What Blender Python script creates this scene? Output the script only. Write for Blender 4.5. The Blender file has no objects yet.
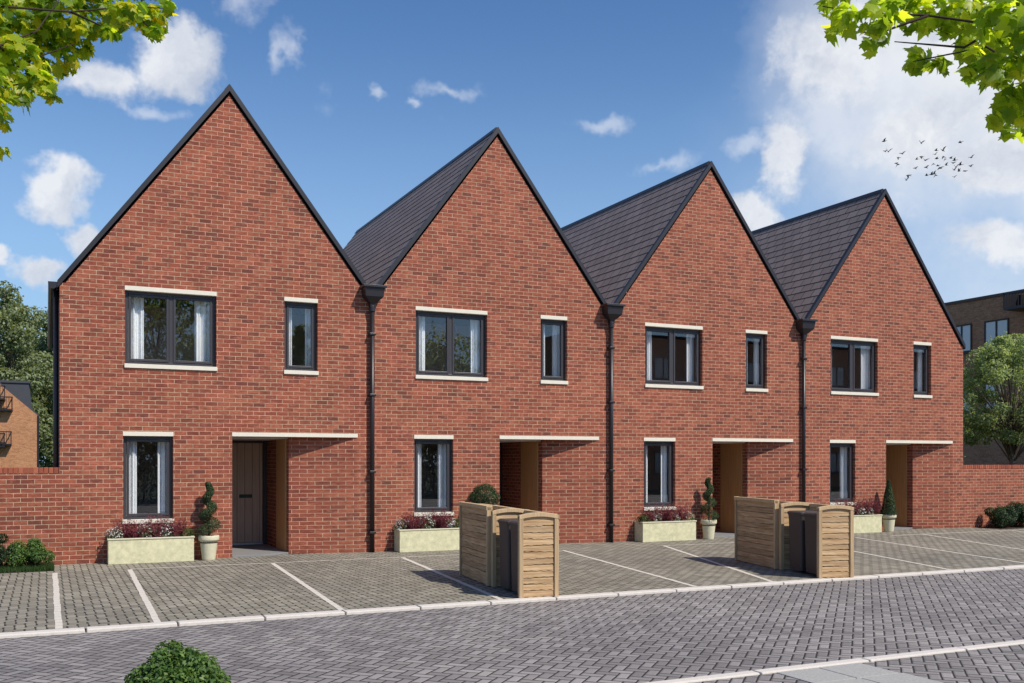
import bpy, math, random
import numpy as np
from mathutils import Vector, Matrix

R = math.radians
D = bpy.data
scene = bpy.context.scene
COL = scene.collection
PI = math.pi

# ------------------------------------------------------------------ mesh helpers
class MB:
    def __init__(s): s.v = []; s.f = []; s.m = []; s.mi = 0; s.smooth = False
    def quad(s, a, b, c, d):
        n = len(s.v); s.v += [tuple(a), tuple(b), tuple(c), tuple(d)]; s.f.append((n, n+1, n+2, n+3)); s.m.append(s.mi)
    def poly(s, pts):
        n = len(s.v); s.v += [tuple(p) for p in pts]; s.f.append(tuple(range(n, n+len(pts)))); s.m.append(s.mi)
    def box(s, x0, y0, z0, x1, y1, z1, mat=None):
        n = len(s.v)
        pts = [(x0,y0,z0),(x1,y0,z0),(x1,y1,z0),(x0,y1,z0),(x0,y0,z1),(x1,y0,z1),(x1,y1,z1),(x0,y1,z1)]
        if mat is not None: pts = [tuple(mat @ Vector(p)) for p in pts]
        s.v += pts
        for q in ((0,3,2,1),(4,5,6,7),(0,1,5,4),(1,2,6,5),(2,3,7,6),(3,0,4,7)):
            s.f.append(tuple(n+i for i in q)); s.m.append(s.mi)
    def prism(s, poly, z0, z1):
        """vertical prism over a plan polygon given counter-clockwise"""
        n = len(s.v); k = len(poly)
        s.v += [(p[0], p[1], z0) for p in poly] + [(p[0], p[1], z1) for p in poly]
        s.f.append(tuple(n+i for i in reversed(range(k)))); s.m.append(s.mi)
        s.f.append(tuple(n+k+i for i in range(k))); s.m.append(s.mi)
        for i in range(k):
            j = (i+1) % k
            s.f.append((n+i, n+j, n+k+j, n+k+i)); s.m.append(s.mi)
    def extrude_y(s, poly, y0, y1):
        """prism of an x-z outline (counter-clockwise seen from -y) from y0 to y1"""
        n = len(s.v); k = len(poly)
        s.v += [(p[0], y0, p[1]) for p in poly] + [(p[0], y1, p[1]) for p in poly]
        s.f.append(tuple(n+i for i in range(k))); s.m.append(s.mi)
        s.f.append(tuple(n+k+i for i in reversed(range(k)))); s.m.append(s.mi)
        for i in range(k):
            j = (i+1) % k
            s.f.append((n+j, n+i, n+k+i, n+k+j)); s.m.append(s.mi)
    def lathe(s, prof, cx=0, cy=0, seg=24, cap=True):
        n = len(s.v)
        for (r, z) in prof:
            for i in range(seg):
                a = 2*PI*i/seg; s.v.append((cx+r*math.cos(a), cy+r*math.sin(a), z))
        for k in range(len(prof)-1):
            for i in range(seg):
                j = (i+1) % seg
                s.f.append((n+k*seg+i, n+k*seg+j, n+(k+1)*seg+j, n+(k+1)*seg+i)); s.m.append(s.mi)
        if cap:
            s.f.append(tuple(n+i for i in reversed(range(seg)))); s.m.append(s.mi)
            e = n+(len(prof)-1)*seg
            s.f.append(tuple(e+i for i in range(seg))); s.m.append(s.mi)
    def tube(s, pts, radii, seg=8):
        pts = [Vector(p) for p in pts]
        if not hasattr(radii, '__len__'): radii = [radii]*len(pts)
        n = len(s.v); prev = None
        for i, p in enumerate(pts):
            t = (pts[min(i+1, len(pts)-1)] - pts[max(i-1, 0)]).normalized()
            u = t.orthogonal().normalized() if prev is None else (prev - t*prev.dot(t)).normalized()
            prev = u; w = t.cross(u)
            for k in range(seg):
                a = 2*PI*k/seg
                q = p + (u*math.cos(a) + w*math.sin(a))*radii[i]
                s.v.append(tuple(q))
        for i in range(len(pts)-1):
            for k in range(seg):
                j = (k+1) % seg
                s.f.append((n+i*seg+k, n+i*seg+j, n+(i+1)*seg+j, n+(i+1)*seg+k)); s.m.append(s.mi)
        s.f.append(tuple(n+i for i in reversed(range(seg)))); s.m.append(s.mi)
        e = n+(len(pts)-1)*seg
        s.f.append(tuple(e+i for i in range(seg))); s.m.append(s.mi)
    def add_np(s, verts, faces):
        n = len(s.v); s.v += [tuple(v) for v in verts]
        s.f += [tuple(n+int(i) for i in f) for f in faces]; s.m += [s.mi]*len(faces)
    def mesh(s, name, mats, smooth=False):
        me = D.meshes.new(name); me.from_pydata(s.v, [], s.f)
        for m in (mats if isinstance(mats, (list, tuple)) else [mats]): me.materials.append(m)
        if any(s.m): me.polygons.foreach_set('material_index', s.m)
        if smooth or s.smooth: me.polygons.foreach_set('use_smooth', [True]*len(me.polygons))
        me.update(); return me
    def build(s, name, mats, parent=None, smooth=False, bevel=0):
        return link(name, s.mesh(name, mats, smooth), parent, bevel)

def link(name, me, parent=None, bevel=0):
    o = D.objects.new(name, me); COL.objects.link(o)
    if parent: o.parent = parent
    if bevel:
        b = o.modifiers.new('Bevel', 'BEVEL'); b.width = bevel; b.segments = 2; b.limit_method = 'ANGLE'; b.angle_limit = R(40)
    return o

def tag(o, label, cat, group=None):
    o['label'] = label; o['category'] = cat
    if group: o['group'] = group
    return o
def empty(name, loc=(0,0,0), rz=0, parent=None):
    o = D.objects.new(name, None); COL.objects.link(o); o.location = loc; o.rotation_euler = (0,0,rz)
    o.empty_display_size = .2
    if parent: o.parent = parent
    return o
def structure(o, kind='structure'): o['kind'] = kind; return o
def copy_tree(o, parent=None):
    c = o.copy(); COL.objects.link(c)
    if parent: c.parent = parent
    for ch in list(o.children): copy_tree(ch, c)
    return c

# ------------------------------------------------------------------ node helpers
class NT:
    def __init__(s, name):
        s.mat = D.materials.new(name); s.mat.use_nodes = True
        s.t = s.mat.node_tree; s.b = s.t.nodes['Principled BSDF']; s.out = s.t.nodes['Material Output']
    def n(s, typ, inp=None, **kw):
        nd = s.t.nodes.new(typ)
        for k, v in kw.items(): setattr(nd, k, v)
        if inp:
            for k, v in inp.items(): s.set(nd.inputs[k], v)
        return nd
    def set(s, sock, v):
        if isinstance(v, bpy.types.NodeSocket): s.t.links.new(v, sock)
        else: sock.default_value = v
    def math(s, op, a, b=None, c=None):
        nd = s.t.nodes.new('ShaderNodeMath'); nd.operation = op
        s.set(nd.inputs[0], a)
        if b is not None: s.set(nd.inputs[1], b)
        if c is not None: s.set(nd.inputs[2], c)
        return nd.outputs[0]
    def mix(s, fac, a, b, mode='MIX'):
        nd = s.t.nodes.new('ShaderNodeMix'); nd.data_type = 'RGBA'; nd.blend_type = mode
        s.set(nd.inputs[0], fac); s.set(nd.inputs[6], c4(a)); s.set(nd.inputs[7], c4(b))
        return nd.outputs[2]
    def ramp(s, fac, stops, interp='LINEAR'):
        nd = s.t.nodes.new('ShaderNodeValToRGB'); cr = nd.color_ramp; cr.interpolation = interp
        while len(cr.elements) < len(stops): cr.elements.new(.5)
        for e, (p, c) in zip(cr.elements, stops): e.position = p; e.color = c4(c)
        s.set(nd.inputs[0], fac); return nd.outputs[0]
    def noise(s, vec, scale, detail=3, rough=.55):
        return s.n('ShaderNodeTexNoise', {'Vector': vec, 'Scale': scale, 'Detail': detail, 'Roughness': rough}).outputs['Fac']
    def bump(s, height, strength=.4, dist=.01):
        return s.n('ShaderNodeBump', {'Height': height, 'Strength': strength, 'Distance': dist}).outputs[0]
    def fin(s, col=None, rough=None, normal=None, spec=None, metal=None):
        if col is not None: s.set(s.b.inputs['Base Color'], c4(col))
        if rough is not None: s.set(s.b.inputs['Roughness'], rough)
        if normal is not None: s.set(s.b.inputs['Normal'], normal)
        if spec is not None: s.set(s.b.inputs['Specular IOR Level'], spec)
        if metal is not None: s.set(s.b.inputs['Metallic'], metal)
        return s.mat
def c4(c):
    if isinstance(c, bpy.types.NodeSocket): return c
    if isinstance(c, (int, float)): return (c, c, c, 1)
    return (c[0], c[1], c[2], 1) if len(c) == 3 else c

def world_pos(n): return n.n('ShaderNodeNewGeometry').outputs['Position']
def obj_pos(n): return n.n('ShaderNodeTexCoord').outputs['Object']
def sep(n, v):
    nd = n.n('ShaderNodeSeparateXYZ', {0: v}); return nd.outputs[0], nd.outputs[1], nd.outputs[2]
def comb(n, x, y, z=0.0):
    return n.n('ShaderNodeCombineXYZ', {0: x, 1: y, 2: z}).outputs[0]

def brick_mat(name, stops, mortar, bw=.225, rh=.075, ms=.0055, dark=.18, soldier=False):
    n = NT(name); P = world_pos(n); x, y, z = sep(n, P)
    u = n.math('ADD', x, y)
    wob = n.noise(P, 9, 2)
    wz = n.math('MULTIPLY_ADD', n.math('SUBTRACT', wob, .5), .006, z)
    wu = n.math('MULTIPLY_ADD', n.math('SUBTRACT', n.noise(P, 14, 2), .5), .008, u)
    bt = n.n('ShaderNodeTexBrick', {'Vector': comb(n, wu, wz), 'Color1': (0,0,0,1), 'Color2': (1,1,1,1), 'Mortar': (.5,.5,.5,1),
             'Scale': 1.0, 'Mortar Size': ms, 'Mortar Smooth': .25, 'Bias': 0.0, 'Brick Width': bw, 'Row Height': rh},
             offset=0.0 if soldier else .5, offset_frequency=2)
    base = n.ramp(bt.outputs['Color'], stops)
    streak = n.noise(comb(n, n.math('MULTIPLY', u, 14), n.math('MULTIPLY', z, 70)), 1.0, 4, .65)
    base = n.mix(n.math('MULTIPLY', n.n('ShaderNodeMapRange', {0: streak, 1: .46, 2: .72}).outputs[0], .62), base, (.115, .046, .038))
    rk = n.math('MULTIPLY', sep(n, bt.outputs['Color'])[0], 53.0)
    blot = n.noise(comb(n, n.math('MULTIPLY', u, 8.5), n.math('MULTIPLY', z, 21), rk), 1.0, 3, .6)
    base = n.mix(n.math('MULTIPLY', n.n('ShaderNodeMapRange', {0: blot, 1: .52, 2: .70}).outputs[0], .62), base, tuple(c*.36 for c in stops[len(stops)//2][1]))
    base = n.mix(n.math('MULTIPLY', n.n('ShaderNodeMapRange', {0: blot, 1: .44, 2: .30}).outputs[0], .55), base, tuple(min(.6, c*1.28+.03) for c in stops[-2 if len(stops) < 4 else 3][1]))
    big = n.noise(P, .55, 4, .6)
    base = n.mix(n.n('ShaderNodeMapRange', {0: big, 1: .35, 2: .7}).outputs[0], base, n.mix(1.0, base, (1-dark, 1-dark*1.05, 1-dark*1.1), 'MULTIPLY'))
    fine = n.noise(P, 160, 2)
    base = n.mix(.35, base, n.mix(fine, (.6,.6,.6), (1.35,1.3,1.28)), 'MULTIPLY')
    mcol = n.mix(n.noise(P, 30, 2), mortar, tuple(m*.72 for m in mortar))
    mcol = n.mix(1.0, mcol, n.ramp(n.noise(P, 4.0, 4, .65), [(.32, .55), (.62, 1.0)]), 'MULTIPLY')
    col = n.mix(bt.outputs['Fac'], base, mcol)
    hgt = n.math('ADD', n.math('SUBTRACT', 1.0, bt.outputs['Fac']), n.math('MULTIPLY', fine, .25))
    return n.fin(col, .9, n.bump(hgt, .55, .006), .25)

def herring_mat(name, stops, joint, size=.1, angle=0.0, jw=.055, stain=.25, rough=.8, gap=None):
    n = NT(name); P = world_pos(n)
    mp = n.n('ShaderNodeMapping', {'Vector': P, 'Rotation': (0,0,angle), 'Scale': (1/size, 1/size, 1)}).outputs[0]
    wob = n.n('ShaderNodeTexNoise', {'Vector': P, 'Scale': 7.0, 'Detail': 2.0}).outputs['Color']
    mp = n.n('ShaderNodeVectorMath', {0: wob, 1: (.10,.10,0), 2: mp}, operation='MULTIPLY_ADD').outputs[0]
    x, y, z = sep(n, mp)
    i = n.math('FLOOR', x); j = n.math('FLOOR', y)
    fx = n.math('SUBTRACT', x, i); fy = n.math('SUBTRACT', y, j)
    k = n.math('FLOORED_MODULO', n.math('SUBTRACT', i, j), 4.0)
    ks = [n.math('COMPARE', k, float(a), .25) for a in range(4)]
    dr = n.math('MULTIPLY_ADD', ks[0], 9.0, n.math('SUBTRACT', 1.0, fx)); dl = n.math('MULTIPLY_ADD', ks[1], 9.0, fx)
    db = n.math('MULTIPLY_ADD', ks[2], 9.0, fy); dt = n.math('MULTIPLY_ADD', ks[3], 9.0, n.math('SUBTRACT', 1.0, fy))
    d = n.math('MINIMUM', n.math('MINIMUM', dr, dl), n.math('MINIMUM', db, dt))
    if gap:   # wider drainage gaps at the block ends
        de = n.math('MINIMUM', n.math('MINIMUM', n.math('MULTIPLY_ADD', ks[0], 0.0, n.math('ADD', fx, n.math('MULTIPLY', n.math('SUBTRACT', 1.0, ks[0]), 9.0))),
                    n.math('ADD', n.math('SUBTRACT', 1.0, fx), n.math('MULTIPLY', n.math('SUBTRACT', 1.0, ks[1]), 9.0))), 9.0)
        d = n.math('MINIMUM', d, n.math('SUBTRACT', de, gap))
    bid = comb(n, n.math('SUBTRACT', i, ks[1]), n.math('ADD', j, ks[3]))
    rnd = n.n('ShaderNodeTexWhiteNoise', {'Vector': bid}, noise_dimensions='2D').outputs['Value']
    col = n.ramp(rnd, stops)
    fine = n.noise(P, 90, 3, .7)
    col = n.mix(.5, col, n.mix(fine, (.62,)*3, (1.3,)*3), 'MULTIPLY')
    big = n.noise(P, .45, 5, .62)
    col = n.mix(1.0, col, n.ramp(big, [(.3, (1-stain, 1-stain, 1-stain*.95)), (.68, (1.08, 1.07, 1.05))]), 'MULTIPLY')
    m = n.n('ShaderNodeMapRange', {0: d, 1: jw*.55, 2: jw*1.3}).outputs[0]
    jc = n.mix(n.noise(P, 12, 3), joint, tuple(c*.55 for c in joint))
    col = n.mix(m, jc, col)
    edge = n.n('ShaderNodeMapRange', {0: d, 1: jw*.3, 2: jw*2.4}).outputs[0]
    tilt = n.math('MULTIPLY', rnd, .25)
    h = n.math('ADD', n.math('ADD', edge, tilt), n.math('MULTIPLY', fine, .2))
    return n.fin(col, rough, n.bump(h, .7, .006), .3)

def plain(name, col, rough=.6, var=.15, scale=8, spec=.4, bump=0.0, metal=None):
    n = NT(name); P = world_pos(n)
    f = n.noise(P, scale, 4, .6)
    c = n.mix(f, tuple(x*(1-var) for x in col), tuple(x*(1+var) for x in col))
    nm = n.bump(n.noise(P, scale*6, 3), bump, .004) if bump else None
    return n.fin(c, rough, nm, spec, metal)

def wood_mat(name, c0, c1, c2, vertical=False, sc=1.0, rough=.65, boards=None):
    n = NT(name); P = obj_pos(n); x, y, z = sep(n, P)
    if vertical: v = comb(n, n.math('MULTIPLY', n.math('ADD', x, y), 26*sc), n.math('MULTIPLY', z, 1.4*sc))
    else: v = comb(n, n.math('MULTIPLY', n.math('ADD', x, y), 2.2*sc), n.math('MULTIPLY', z, 38*sc), n.math('MULTIPLY', y, 2.0))
    rp = n.n('ShaderNodeNewGeometry').outputs['Random Per Island']
    v = n.n('ShaderNodeVectorMath', {0: v, 1: comb(n, n.math('MULTIPLY', rp, 37.0), n.math('MULTIPLY', rp, 91.0))}, operation='ADD').outputs[0]
    g = n.noise(v, 1.0, 5, .65)
    col = n.ramp(g, [(.28, c0), (.5, c1), (.72, c2)])
    col = n.mix(.5, col, n.mix(rp, (.60,.58,.56), (1.35,1.32,1.28)), 'MULTIPLY')
    h = g
    if boards:
        fr = n.math('FRACT', n.math('DIVIDE', x, boards))
        gm = n.n('ShaderNodeMapRange', {0: n.math('ABSOLUTE', n.math('SUBTRACT', fr, .5)), 1: .455, 2: .48}).outputs[0]
        col = n.mix(gm, col, tuple(a*.35 for a in c0)); h = n.math('SUBTRACT', g, n.math('MULTIPLY', gm, 2.0))
    return n.fin(col, rough, n.bump(h, .35, .004), .3)

def leaf_mat(name, stops, trans=.35, rough=.5, tboost=1.6, spec=.35):
    n = NT(name)
    rp = n.n('ShaderNodeNewGeometry').outputs['Random Per Island']
    big = n.noise(world_pos(n), 1.7, 2)
    f = n.math('ADD', n.math('MULTIPLY', rp, .75), n.math('MULTIPLY', n.math('SUBTRACT', big, .35), .55))
    col = n.ramp(f, stops)
    n.fin(col, rough, None, spec)
    tr = n.n('ShaderNodeBsdfTranslucent', {'Color': n.mix(1.0, col, (tboost*1.15, tboost*1.1, tboost*.45), 'MULTIPLY')})
    ms = n.n('ShaderNodeMixShader', {0: trans, 1: n.b.outputs[0], 2: tr.outputs[0]})
    n.t.links.new(ms.outputs[0], n.out.inputs[0]); return n.mat

def glass_mat(name, refl=.10, tint=(.985,.99,.99)):
    n = NT(name)
    tr = n.n('ShaderNodeBsdfTransparent', {'Color': c4(tint)})
    gl = n.n('ShaderNodeBsdfGlossy', {'Color': (1,1,1,1), 'Roughness': 0.0})
    fr = n.math('POWER', n.n('ShaderNodeLayerWeight', {'Blend': .5}).outputs['Facing'], 3.0)
    ms = n.n('ShaderNodeMixShader', {0: n.math('MULTIPLY_ADD', fr, .6, refl), 1: tr.outputs[0], 2: gl.outputs[0]})
    n.t.links.new(ms.outputs[0], n.out.inputs[0]); return n.mat

def slate_mat(name):
    n = NT(name); P = obj_pos(n); x, y, z = sep(n, P)
    bt = n.n('ShaderNodeTexBrick', {'Vector': comb(n, y, n.math('MULTIPLY', n.math('SUBTRACT', 8.42, z), 1.25)), 'Color1': (0,0,0,1), 'Color2': (1,1,1,1), 'Mortar': (.5,.5,.5,1),
             'Scale': 1.0, 'Mortar Size': .011, 'Mortar Smooth': .1, 'Brick Width': .34, 'Row Height': .245}, offset=.5)
    col = n.ramp(bt.outputs['Color'], [(0, (.215,.165,.148)), (.5, (.245,.190,.172)), (1, (.275,.214,.195))])
    col = n.mix(.6, col, n.ramp(n.noise(P, 2.5, 5, .7), [(.3, (.88,.88,.88)), (.7, (1.1,1.08,1.08))]), 'MULTIPLY')
    col = n.mix(bt.outputs['Fac'], col, (.045,.036,.034))
    h = n.math('ADD', n.math('SUBTRACT', 1.0, bt.outputs['Fac']), n.math('MULTIPLY', n.noise(P, 40, 3), .3))
    return n.fin(col, .72, n.bump(h, .6, .008), .25)

RED = [(0, (.18,.060,.043)), (.10, (.27,.076,.047)), (.38, (.345,.094,.053)), (.70, (.415,.130,.072)), (.92, (.325,.089,.053)), (1, (.225,.070,.047))]
M = {}
M['brick'] = brick_mat('red_brick', RED, (.74,.53,.36), bw=.2085, ms=.0046)
M['coping'] = brick_mat('red_coping_brick', RED, (.55,.38,.30), bw=.075, rh=.5, soldier=True)
M['orange'] = brick_mat('orange_brick', [(0,(.46,.20,.09)),(.5,(.58,.265,.125)),(1,(.64,.31,.15))], (.60,.38,.24))
M['brown'] = brick_mat('brown_brick', [(0,(.42,.20,.11)),(.5,(.52,.255,.145)),(1,(.56,.29,.17))], (.42,.29,.20))
M['slate'] = slate_mat('slate_tiles')
M['dark'] = plain('dark_grey_metal', (.021,.018,.022), .42, .12, 5, .5)
M['pipe'] = plain('black_downpipe_metal', (.016,.013,.015), .38, .12, 5, .5)
M['frame'] = plain('anthracite_window_frame', (.046,.041,.046), .4, .08, 5, .5)
M['stone'] = plain('cream_cast_stone', (.74,.68,.56), .75, .10, 12, .3, .15)
M['glass'] = glass_mat('window_glass', .065)
M['curtain'] = plain('white_curtain_cloth', (.86,.86,.87), .9, .03, 10, .1)
M['inside'] = plain('interior_plaster', (.52,.41,.37), .9, .06, 2, .2)
M['soffit'] = plain('porch_soffit_board', (.58,.54,.49), .8, .08, 4, .3)
M['step'] = plain('grey_stone_step', (.22,.215,.21), .8, .15, 14, .3, .1)
M['panelwood'] = wood_mat('oak_porch_panel', (.38,.205,.078), (.48,.265,.105), (.56,.325,.14), True, 1.0, .5)
M['doorwood'] = wood_mat('greybrown_boarded_door', (.50,.37,.28), (.62,.47,.36), (.70,.55,.43), True, 1.0, .55, boards=.15)
M['timber'] = wood_mat('larch_slats', (.27,.16,.08), (.46,.30,.16), (.62,.45,.27), False, 1.0, .7)
M['timberpost'] = wood_mat('larch_posts', (.36,.24,.13), (.50,.35,.20), (.58,.43,.26), True, 1.0, .7)
M['bin'] = plain('dark_brown_bin_plastic', (.060,.046,.042), .55, .12, 30, .4, .15)
M['steel'] = plain('brushed_steel', (.55,.55,.56), .35, .05, 30, .5, 0, .9)
M['planter'] = plain('cream_roughcast_planter', (.62,.58,.37), .85, .42, 13, .25, .8)
M['pot'] = plain('pale_stone_pot', (.62,.57,.40), .8, .16, 22, .3, .2)
M['soil'] = plain('dark_soil', (.045,.03,.02), .95, .3, 30, .1, .4)
M['bark'] = plain('grey_brown_bark', (.17,.13,.10), .9, .35, 14, .2, .5)
M['twig'] = plain('dark_twig_bark', (.05,.035,.025), .9, .3, 30, .2)
M['kerb'] = plain('pale_granite_kerb', (.62,.56,.50), .8, .16, 30, .3, .2)
M['line'] = plain('white_bay_blocks', (.62,.56,.48), .8, .22, 25, .3, .15)
M['slab'] = plain('pale_granite_slab', (.36,.345,.32), .85, .38, 45, .3, .2)
M['bays'] = herring_mat('tan_grey_block_paving', [(0,(.215,.192,.150)),(.5,(.275,.246,.194)),(1,(.335,.300,.238))], (.05,.045,.035), .1, 0.0, .06, .22, .85, gap=.10)
M['road'] = herring_mat('purple_grey_block_paving', [(0,(.205,.184,.176)),(.5,(.270,.244,.232)),(1,(.340,.308,.292))], (.036,.030,.028), .1, R(45), .085, .24, .75)
M['ground'] = plain('rough_grass_ground', (.055,.07,.03), .95, .4, .6, .1)
M['grass'] = leaf_mat('green_grass_blades', [(0,(.02,.045,.012)),(.6,(.045,.09,.02)),(1,(.08,.13,.035))], .3)
M['topiary'] = leaf_mat('dark_box_leaves', [(0,(.016,.034,.014)),(.5,(.038,.070,.026)),(1,(.09,.14,.05))], .25)
M['bush'] = leaf_mat('green_bush_leaves', [(0,(.032,.070,.018)),(.5,(.08,.155,.034)),(1,(.21,.31,.075))], .3)
M['bushdark'] = leaf_mat('dark_bush_leaves', [(0,(.012,.028,.010)),(.5,(.028,.056,.02)),(1,(.07,.11,.04))], .25)
M['fartree'] = leaf_mat('grey_green_leaves', [(0,(.12,.145,.07)),(.5,(.20,.24,.12)),(1,(.33,.37,.21))], .35)
M['midtree'] = leaf_mat('mid_green_leaves', [(0,(.13,.18,.085)),(.5,(.27,.34,.17)),(1,(.42,.49,.29))], .48)
M['mapleL'] = leaf_mat('green_and_yellow_maple_leaves', [(0,(.07,.14,.014)),(.28,(.17,.28,.02)),(.52,(.34,.45,.025)),(.75,(.58,.54,.03)),(1,(.66,.44,.03))], .62, .4, 1.6)
M['mapleR'] = leaf_mat('bright_green_maple_leaves', [(0,(.10,.17,.02)),(.35,(.24,.34,.035)),(.65,(.44,.53,.05)),(1,(.66,.62,.07))], .66, .4, 1.65)
M['heather'] = leaf_mat('dark_red_heather', [(0,(.09,.018,.026)),(.5,(.21,.042,.060)),(1,(.36,.11,.13))], .25, .7, 1.0)
M['white'] = leaf_mat('white_petals', [(0,(.35,.36,.32)),(.5,(.62,.60,.60)),(1,(.78,.74,.76))], .25, .7, 1.0)
M['herb'] = leaf_mat('olive_herb_leaves', [(0,(.03,.05,.012)),(.5,(.07,.10,.025)),(1,(.14,.16,.05))], .3)
M['bird'] = plain('dark_bird_feathers', (.13,.105,.095), .8, .3, 6, .2)
M['rooffar'] = plain('dark_slate_far', (.055,.055,.065), .6, .15, 3, .4)

rng = np.random.default_rng(11)
random.seed(4)

# ------------------------------------------------------------------ leaves
def leaf_quads(P, nrm, L, W, fold=.25, r=rng):
    """diamond leaves: positions P (n,3), normals nrm (n,3), lengths L, widths W -> verts, faces"""
    n = len(P); nrm = nrm/np.linalg.norm(nrm, axis=1, keepdims=True)
    t = r.normal(size=(n,3)); t -= nrm*(t*nrm).sum(1, keepdims=True); t /= np.linalg.norm(t, axis=1, keepdims=True)
    b = np.cross(nrm, t); L = np.broadcast_to(L, n)[:,None]; W = np.broadcast_to(W, n)[:,None]
    a0 = P - t*L*.5; a2 = P + t*L*.5 - nrm*L*.12; a1 = P + b*W*.5 + nrm*W*fold; a3 = P - b*W*.5 + nrm*W*fold
    v = np.stack([a0, a1, a2, a3], 1).reshape(-1,3)
    f = np.arange(4*n).reshape(n,4); return v, f
def dirs(n, r=rng):
    d = r.normal(size=(n,3)); return d/np.linalg.norm(d, axis=1, keepdims=True)
def np_mesh(name, v, f, mat):
    me = D.meshes.new(name); v = np.asarray(v, np.float32); f = np.asarray(f, np.int32); k = f.shape[1]
    me.vertices.add(len(v)); me.vertices.foreach_set('co', v.ravel())
    me.loops.add(f.size); me.loops.foreach_set('vertex_index', f.ravel())
    me.polygons.add(len(f)); me.polygons.foreach_set('loop_start', np.arange(0, f.size, k, dtype=np.int32))
    me.materials.append(mat); me.update(calc_edges=True); me.validate(); return me

MAPLE = [(0,-.50),(.10,-.42),(.34,-.46),(.30,-.26),(.52,-.10),(.40,-.02),(.46,.24),(.28,.16),(.20,.24),(.15,.36),(0,.60)]
MAPLE = MAPLE + [(-x, y) for x, y in reversed(MAPLE[1:-1])]
def maple_leaves(P, nrm, S, r=rng):
    n = len(P); nrm = nrm/np.linalg.norm(nrm, axis=1, keepdims=True)
    t = r.normal(size=(n,3)) + np.array([0,0,-.9]); t -= nrm*(t*nrm).sum(1, keepdims=True); t /= np.linalg.norm(t, axis=1, keepdims=True)
    b = np.cross(nrm, t); k = len(MAPLE); S = np.broadcast_to(S, n)[:,None]
    vs = [P + nrm*S*.03 - t*S*.12]
    for (x, y) in MAPLE:
        vs.append(P + b*S*x + t*S*y - nrm*S*(.22*abs(x) + .15*max(0, y)))
    v = np.stack(vs, 1).reshape(-1,3)
    tri = np.array([[0, 1+i, 1+(i+1) % k] for i in range(k)])
    f = (np.arange(n)[:,None,None]*(k+1) + tri[None]).reshape(-1,3); return v, f

def clump_shell(c, rad, n, squash=1.0, r=rng, up=.5):
    """points scattered near the shell of a lumpy clump, normals pointing out and up"""
    d = dirs(n, r); rr = rad*(r.uniform(.45, 1.05, n)**.6)[:,None]
    P = np.asarray(c) + d*rr*np.array([1,1,squash]); N = d + np.array([0,0,up]) + r.normal(size=(n,3))*.55
    return P, N

# ------------------------------------------------------------------ SETTING: ground, road, bays, kerbs
def sheet(name, x0, y0, x1, y1, z, mat, kind='structure'):
    m = MB(); m.quad((x0,y0,z),(x1,y0,z),(x1,y1,z),(x0,y1,z)); return structure(m.build(name, mat), kind)
sheet('ground', -400, -300, 500, 900, -.09, M['ground'])
sheet('road', -60, 6.53, 90, 11.06, -.030, M['road'])
sheet('parking_court', -60, 11.06, 90, 18.2, 0, M['bays'])
sheet('pavement', -60, -6, 90, 6.5, -.026, M['road'])
# kerbs: separate stones with fine joints
def kerb(name, y0, y1, z0, z1, length, x0, x1):
    m = MB(); x = x0
    while x < x1:
        l = length*random.uniform(.985, 1.0)
        m.box(x, y0+random.uniform(-.003,.003), z0, x+l-.016, y1, z1+random.uniform(-.002,.002)); x += l
    return structure(m.build(name, M['kerb'], bevel=.012))
kerb('kerb', 10.975, 11.135, -.2, .006, .915, -40.5, 70)
kerb('road_edge_strip', 6.43, 6.545, -.2, -.008, 1.2, -40, 70)
# bay markings (white block courses set in the paving)
m = MB()
def strip(a, b, w=.072, z=.004):
    a = Vector((a[0],a[1],0)); b = Vector((b[0],b[1],0)); t = (b-a).normalized(); s = Vector((-t.y,t.x,0))*w/2
    L = (b-a).length; k = max(1, int(L/.21)); 
    for i in range(k):
        p = a + t*(L*i/k); q = a + t*(L*(i+1)/k - .006)
        j = random.uniform(-.004,.004)
        m.quad((p-s)+Vector((j,0,z)), (q-s)+Vector((j,0,z)), (q+s)+Vector((j,0,z)), (p+s)+Vector((j,0,z)))
for xa, xb in ((.11,.11),(1.07,1.19),(3.09,3.44),(5.12,5.74),(8.06,9.0),(9.38,11.33),(12.95,14.75),(14.88,16.46),(16.4,18.6),(19.3,21.6)):
    strip((xa,11.14),(xb,16.72))
strip((1.2,16.77),(8.95,16.77), .06); strip((11.3,16.77),(13.6,16.77), .06); strip((17.6,16.77),(40,16.77), .07)
structure(m.build('bay_marking', M['line']))
m = MB()
for (x0,y0,x1,y1) in ((5.46,5.98,5.90,6.425),(5.91,5.98,6.37,6.425),(5.50,5.52,5.93,5.97),(5.94,5.52,6.40,5.97),(5.53,5.06,5.95,5.51),(5.96,5.06,6.43,5.51)):
    m.box(x0,y0,-.1,x1,y1,-.018)
structure(m.build('paving_slab', M['slab'], bevel=.006))
sheet('planting_bed', .15, 5.45, 1.35, 6.38, -.020, M['soil'])
sheet('flower_bed', -8, 17.02, .10, 18.0, .004, M['soil'])
sheet('hedge_bed', 21.75, 17.15, 40, 18.0, .004, M['soil'])

# ------------------------------------------------------------------ HOUSES
FY = 18.01; W = 5.25; PITCH = 1.333; AX = 2.62
DEPTH = 9.84
WINDOWS = [ # x0, x1, z0 (opening), z1, panes
    (.885, 2.397, 3.39, 4.655, 2), (3.60, 4.215, 3.385, 4.655, 1), (.855, 1.667, .72, 2.160, 1)]
SPX, SPD = 4.972, .30                # the wall right of the porch splays back from here to the porch corner
REC = (2.67, 3.745, 2.17, 2.40)     # porch recess x0, x1, height, depth

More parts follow.
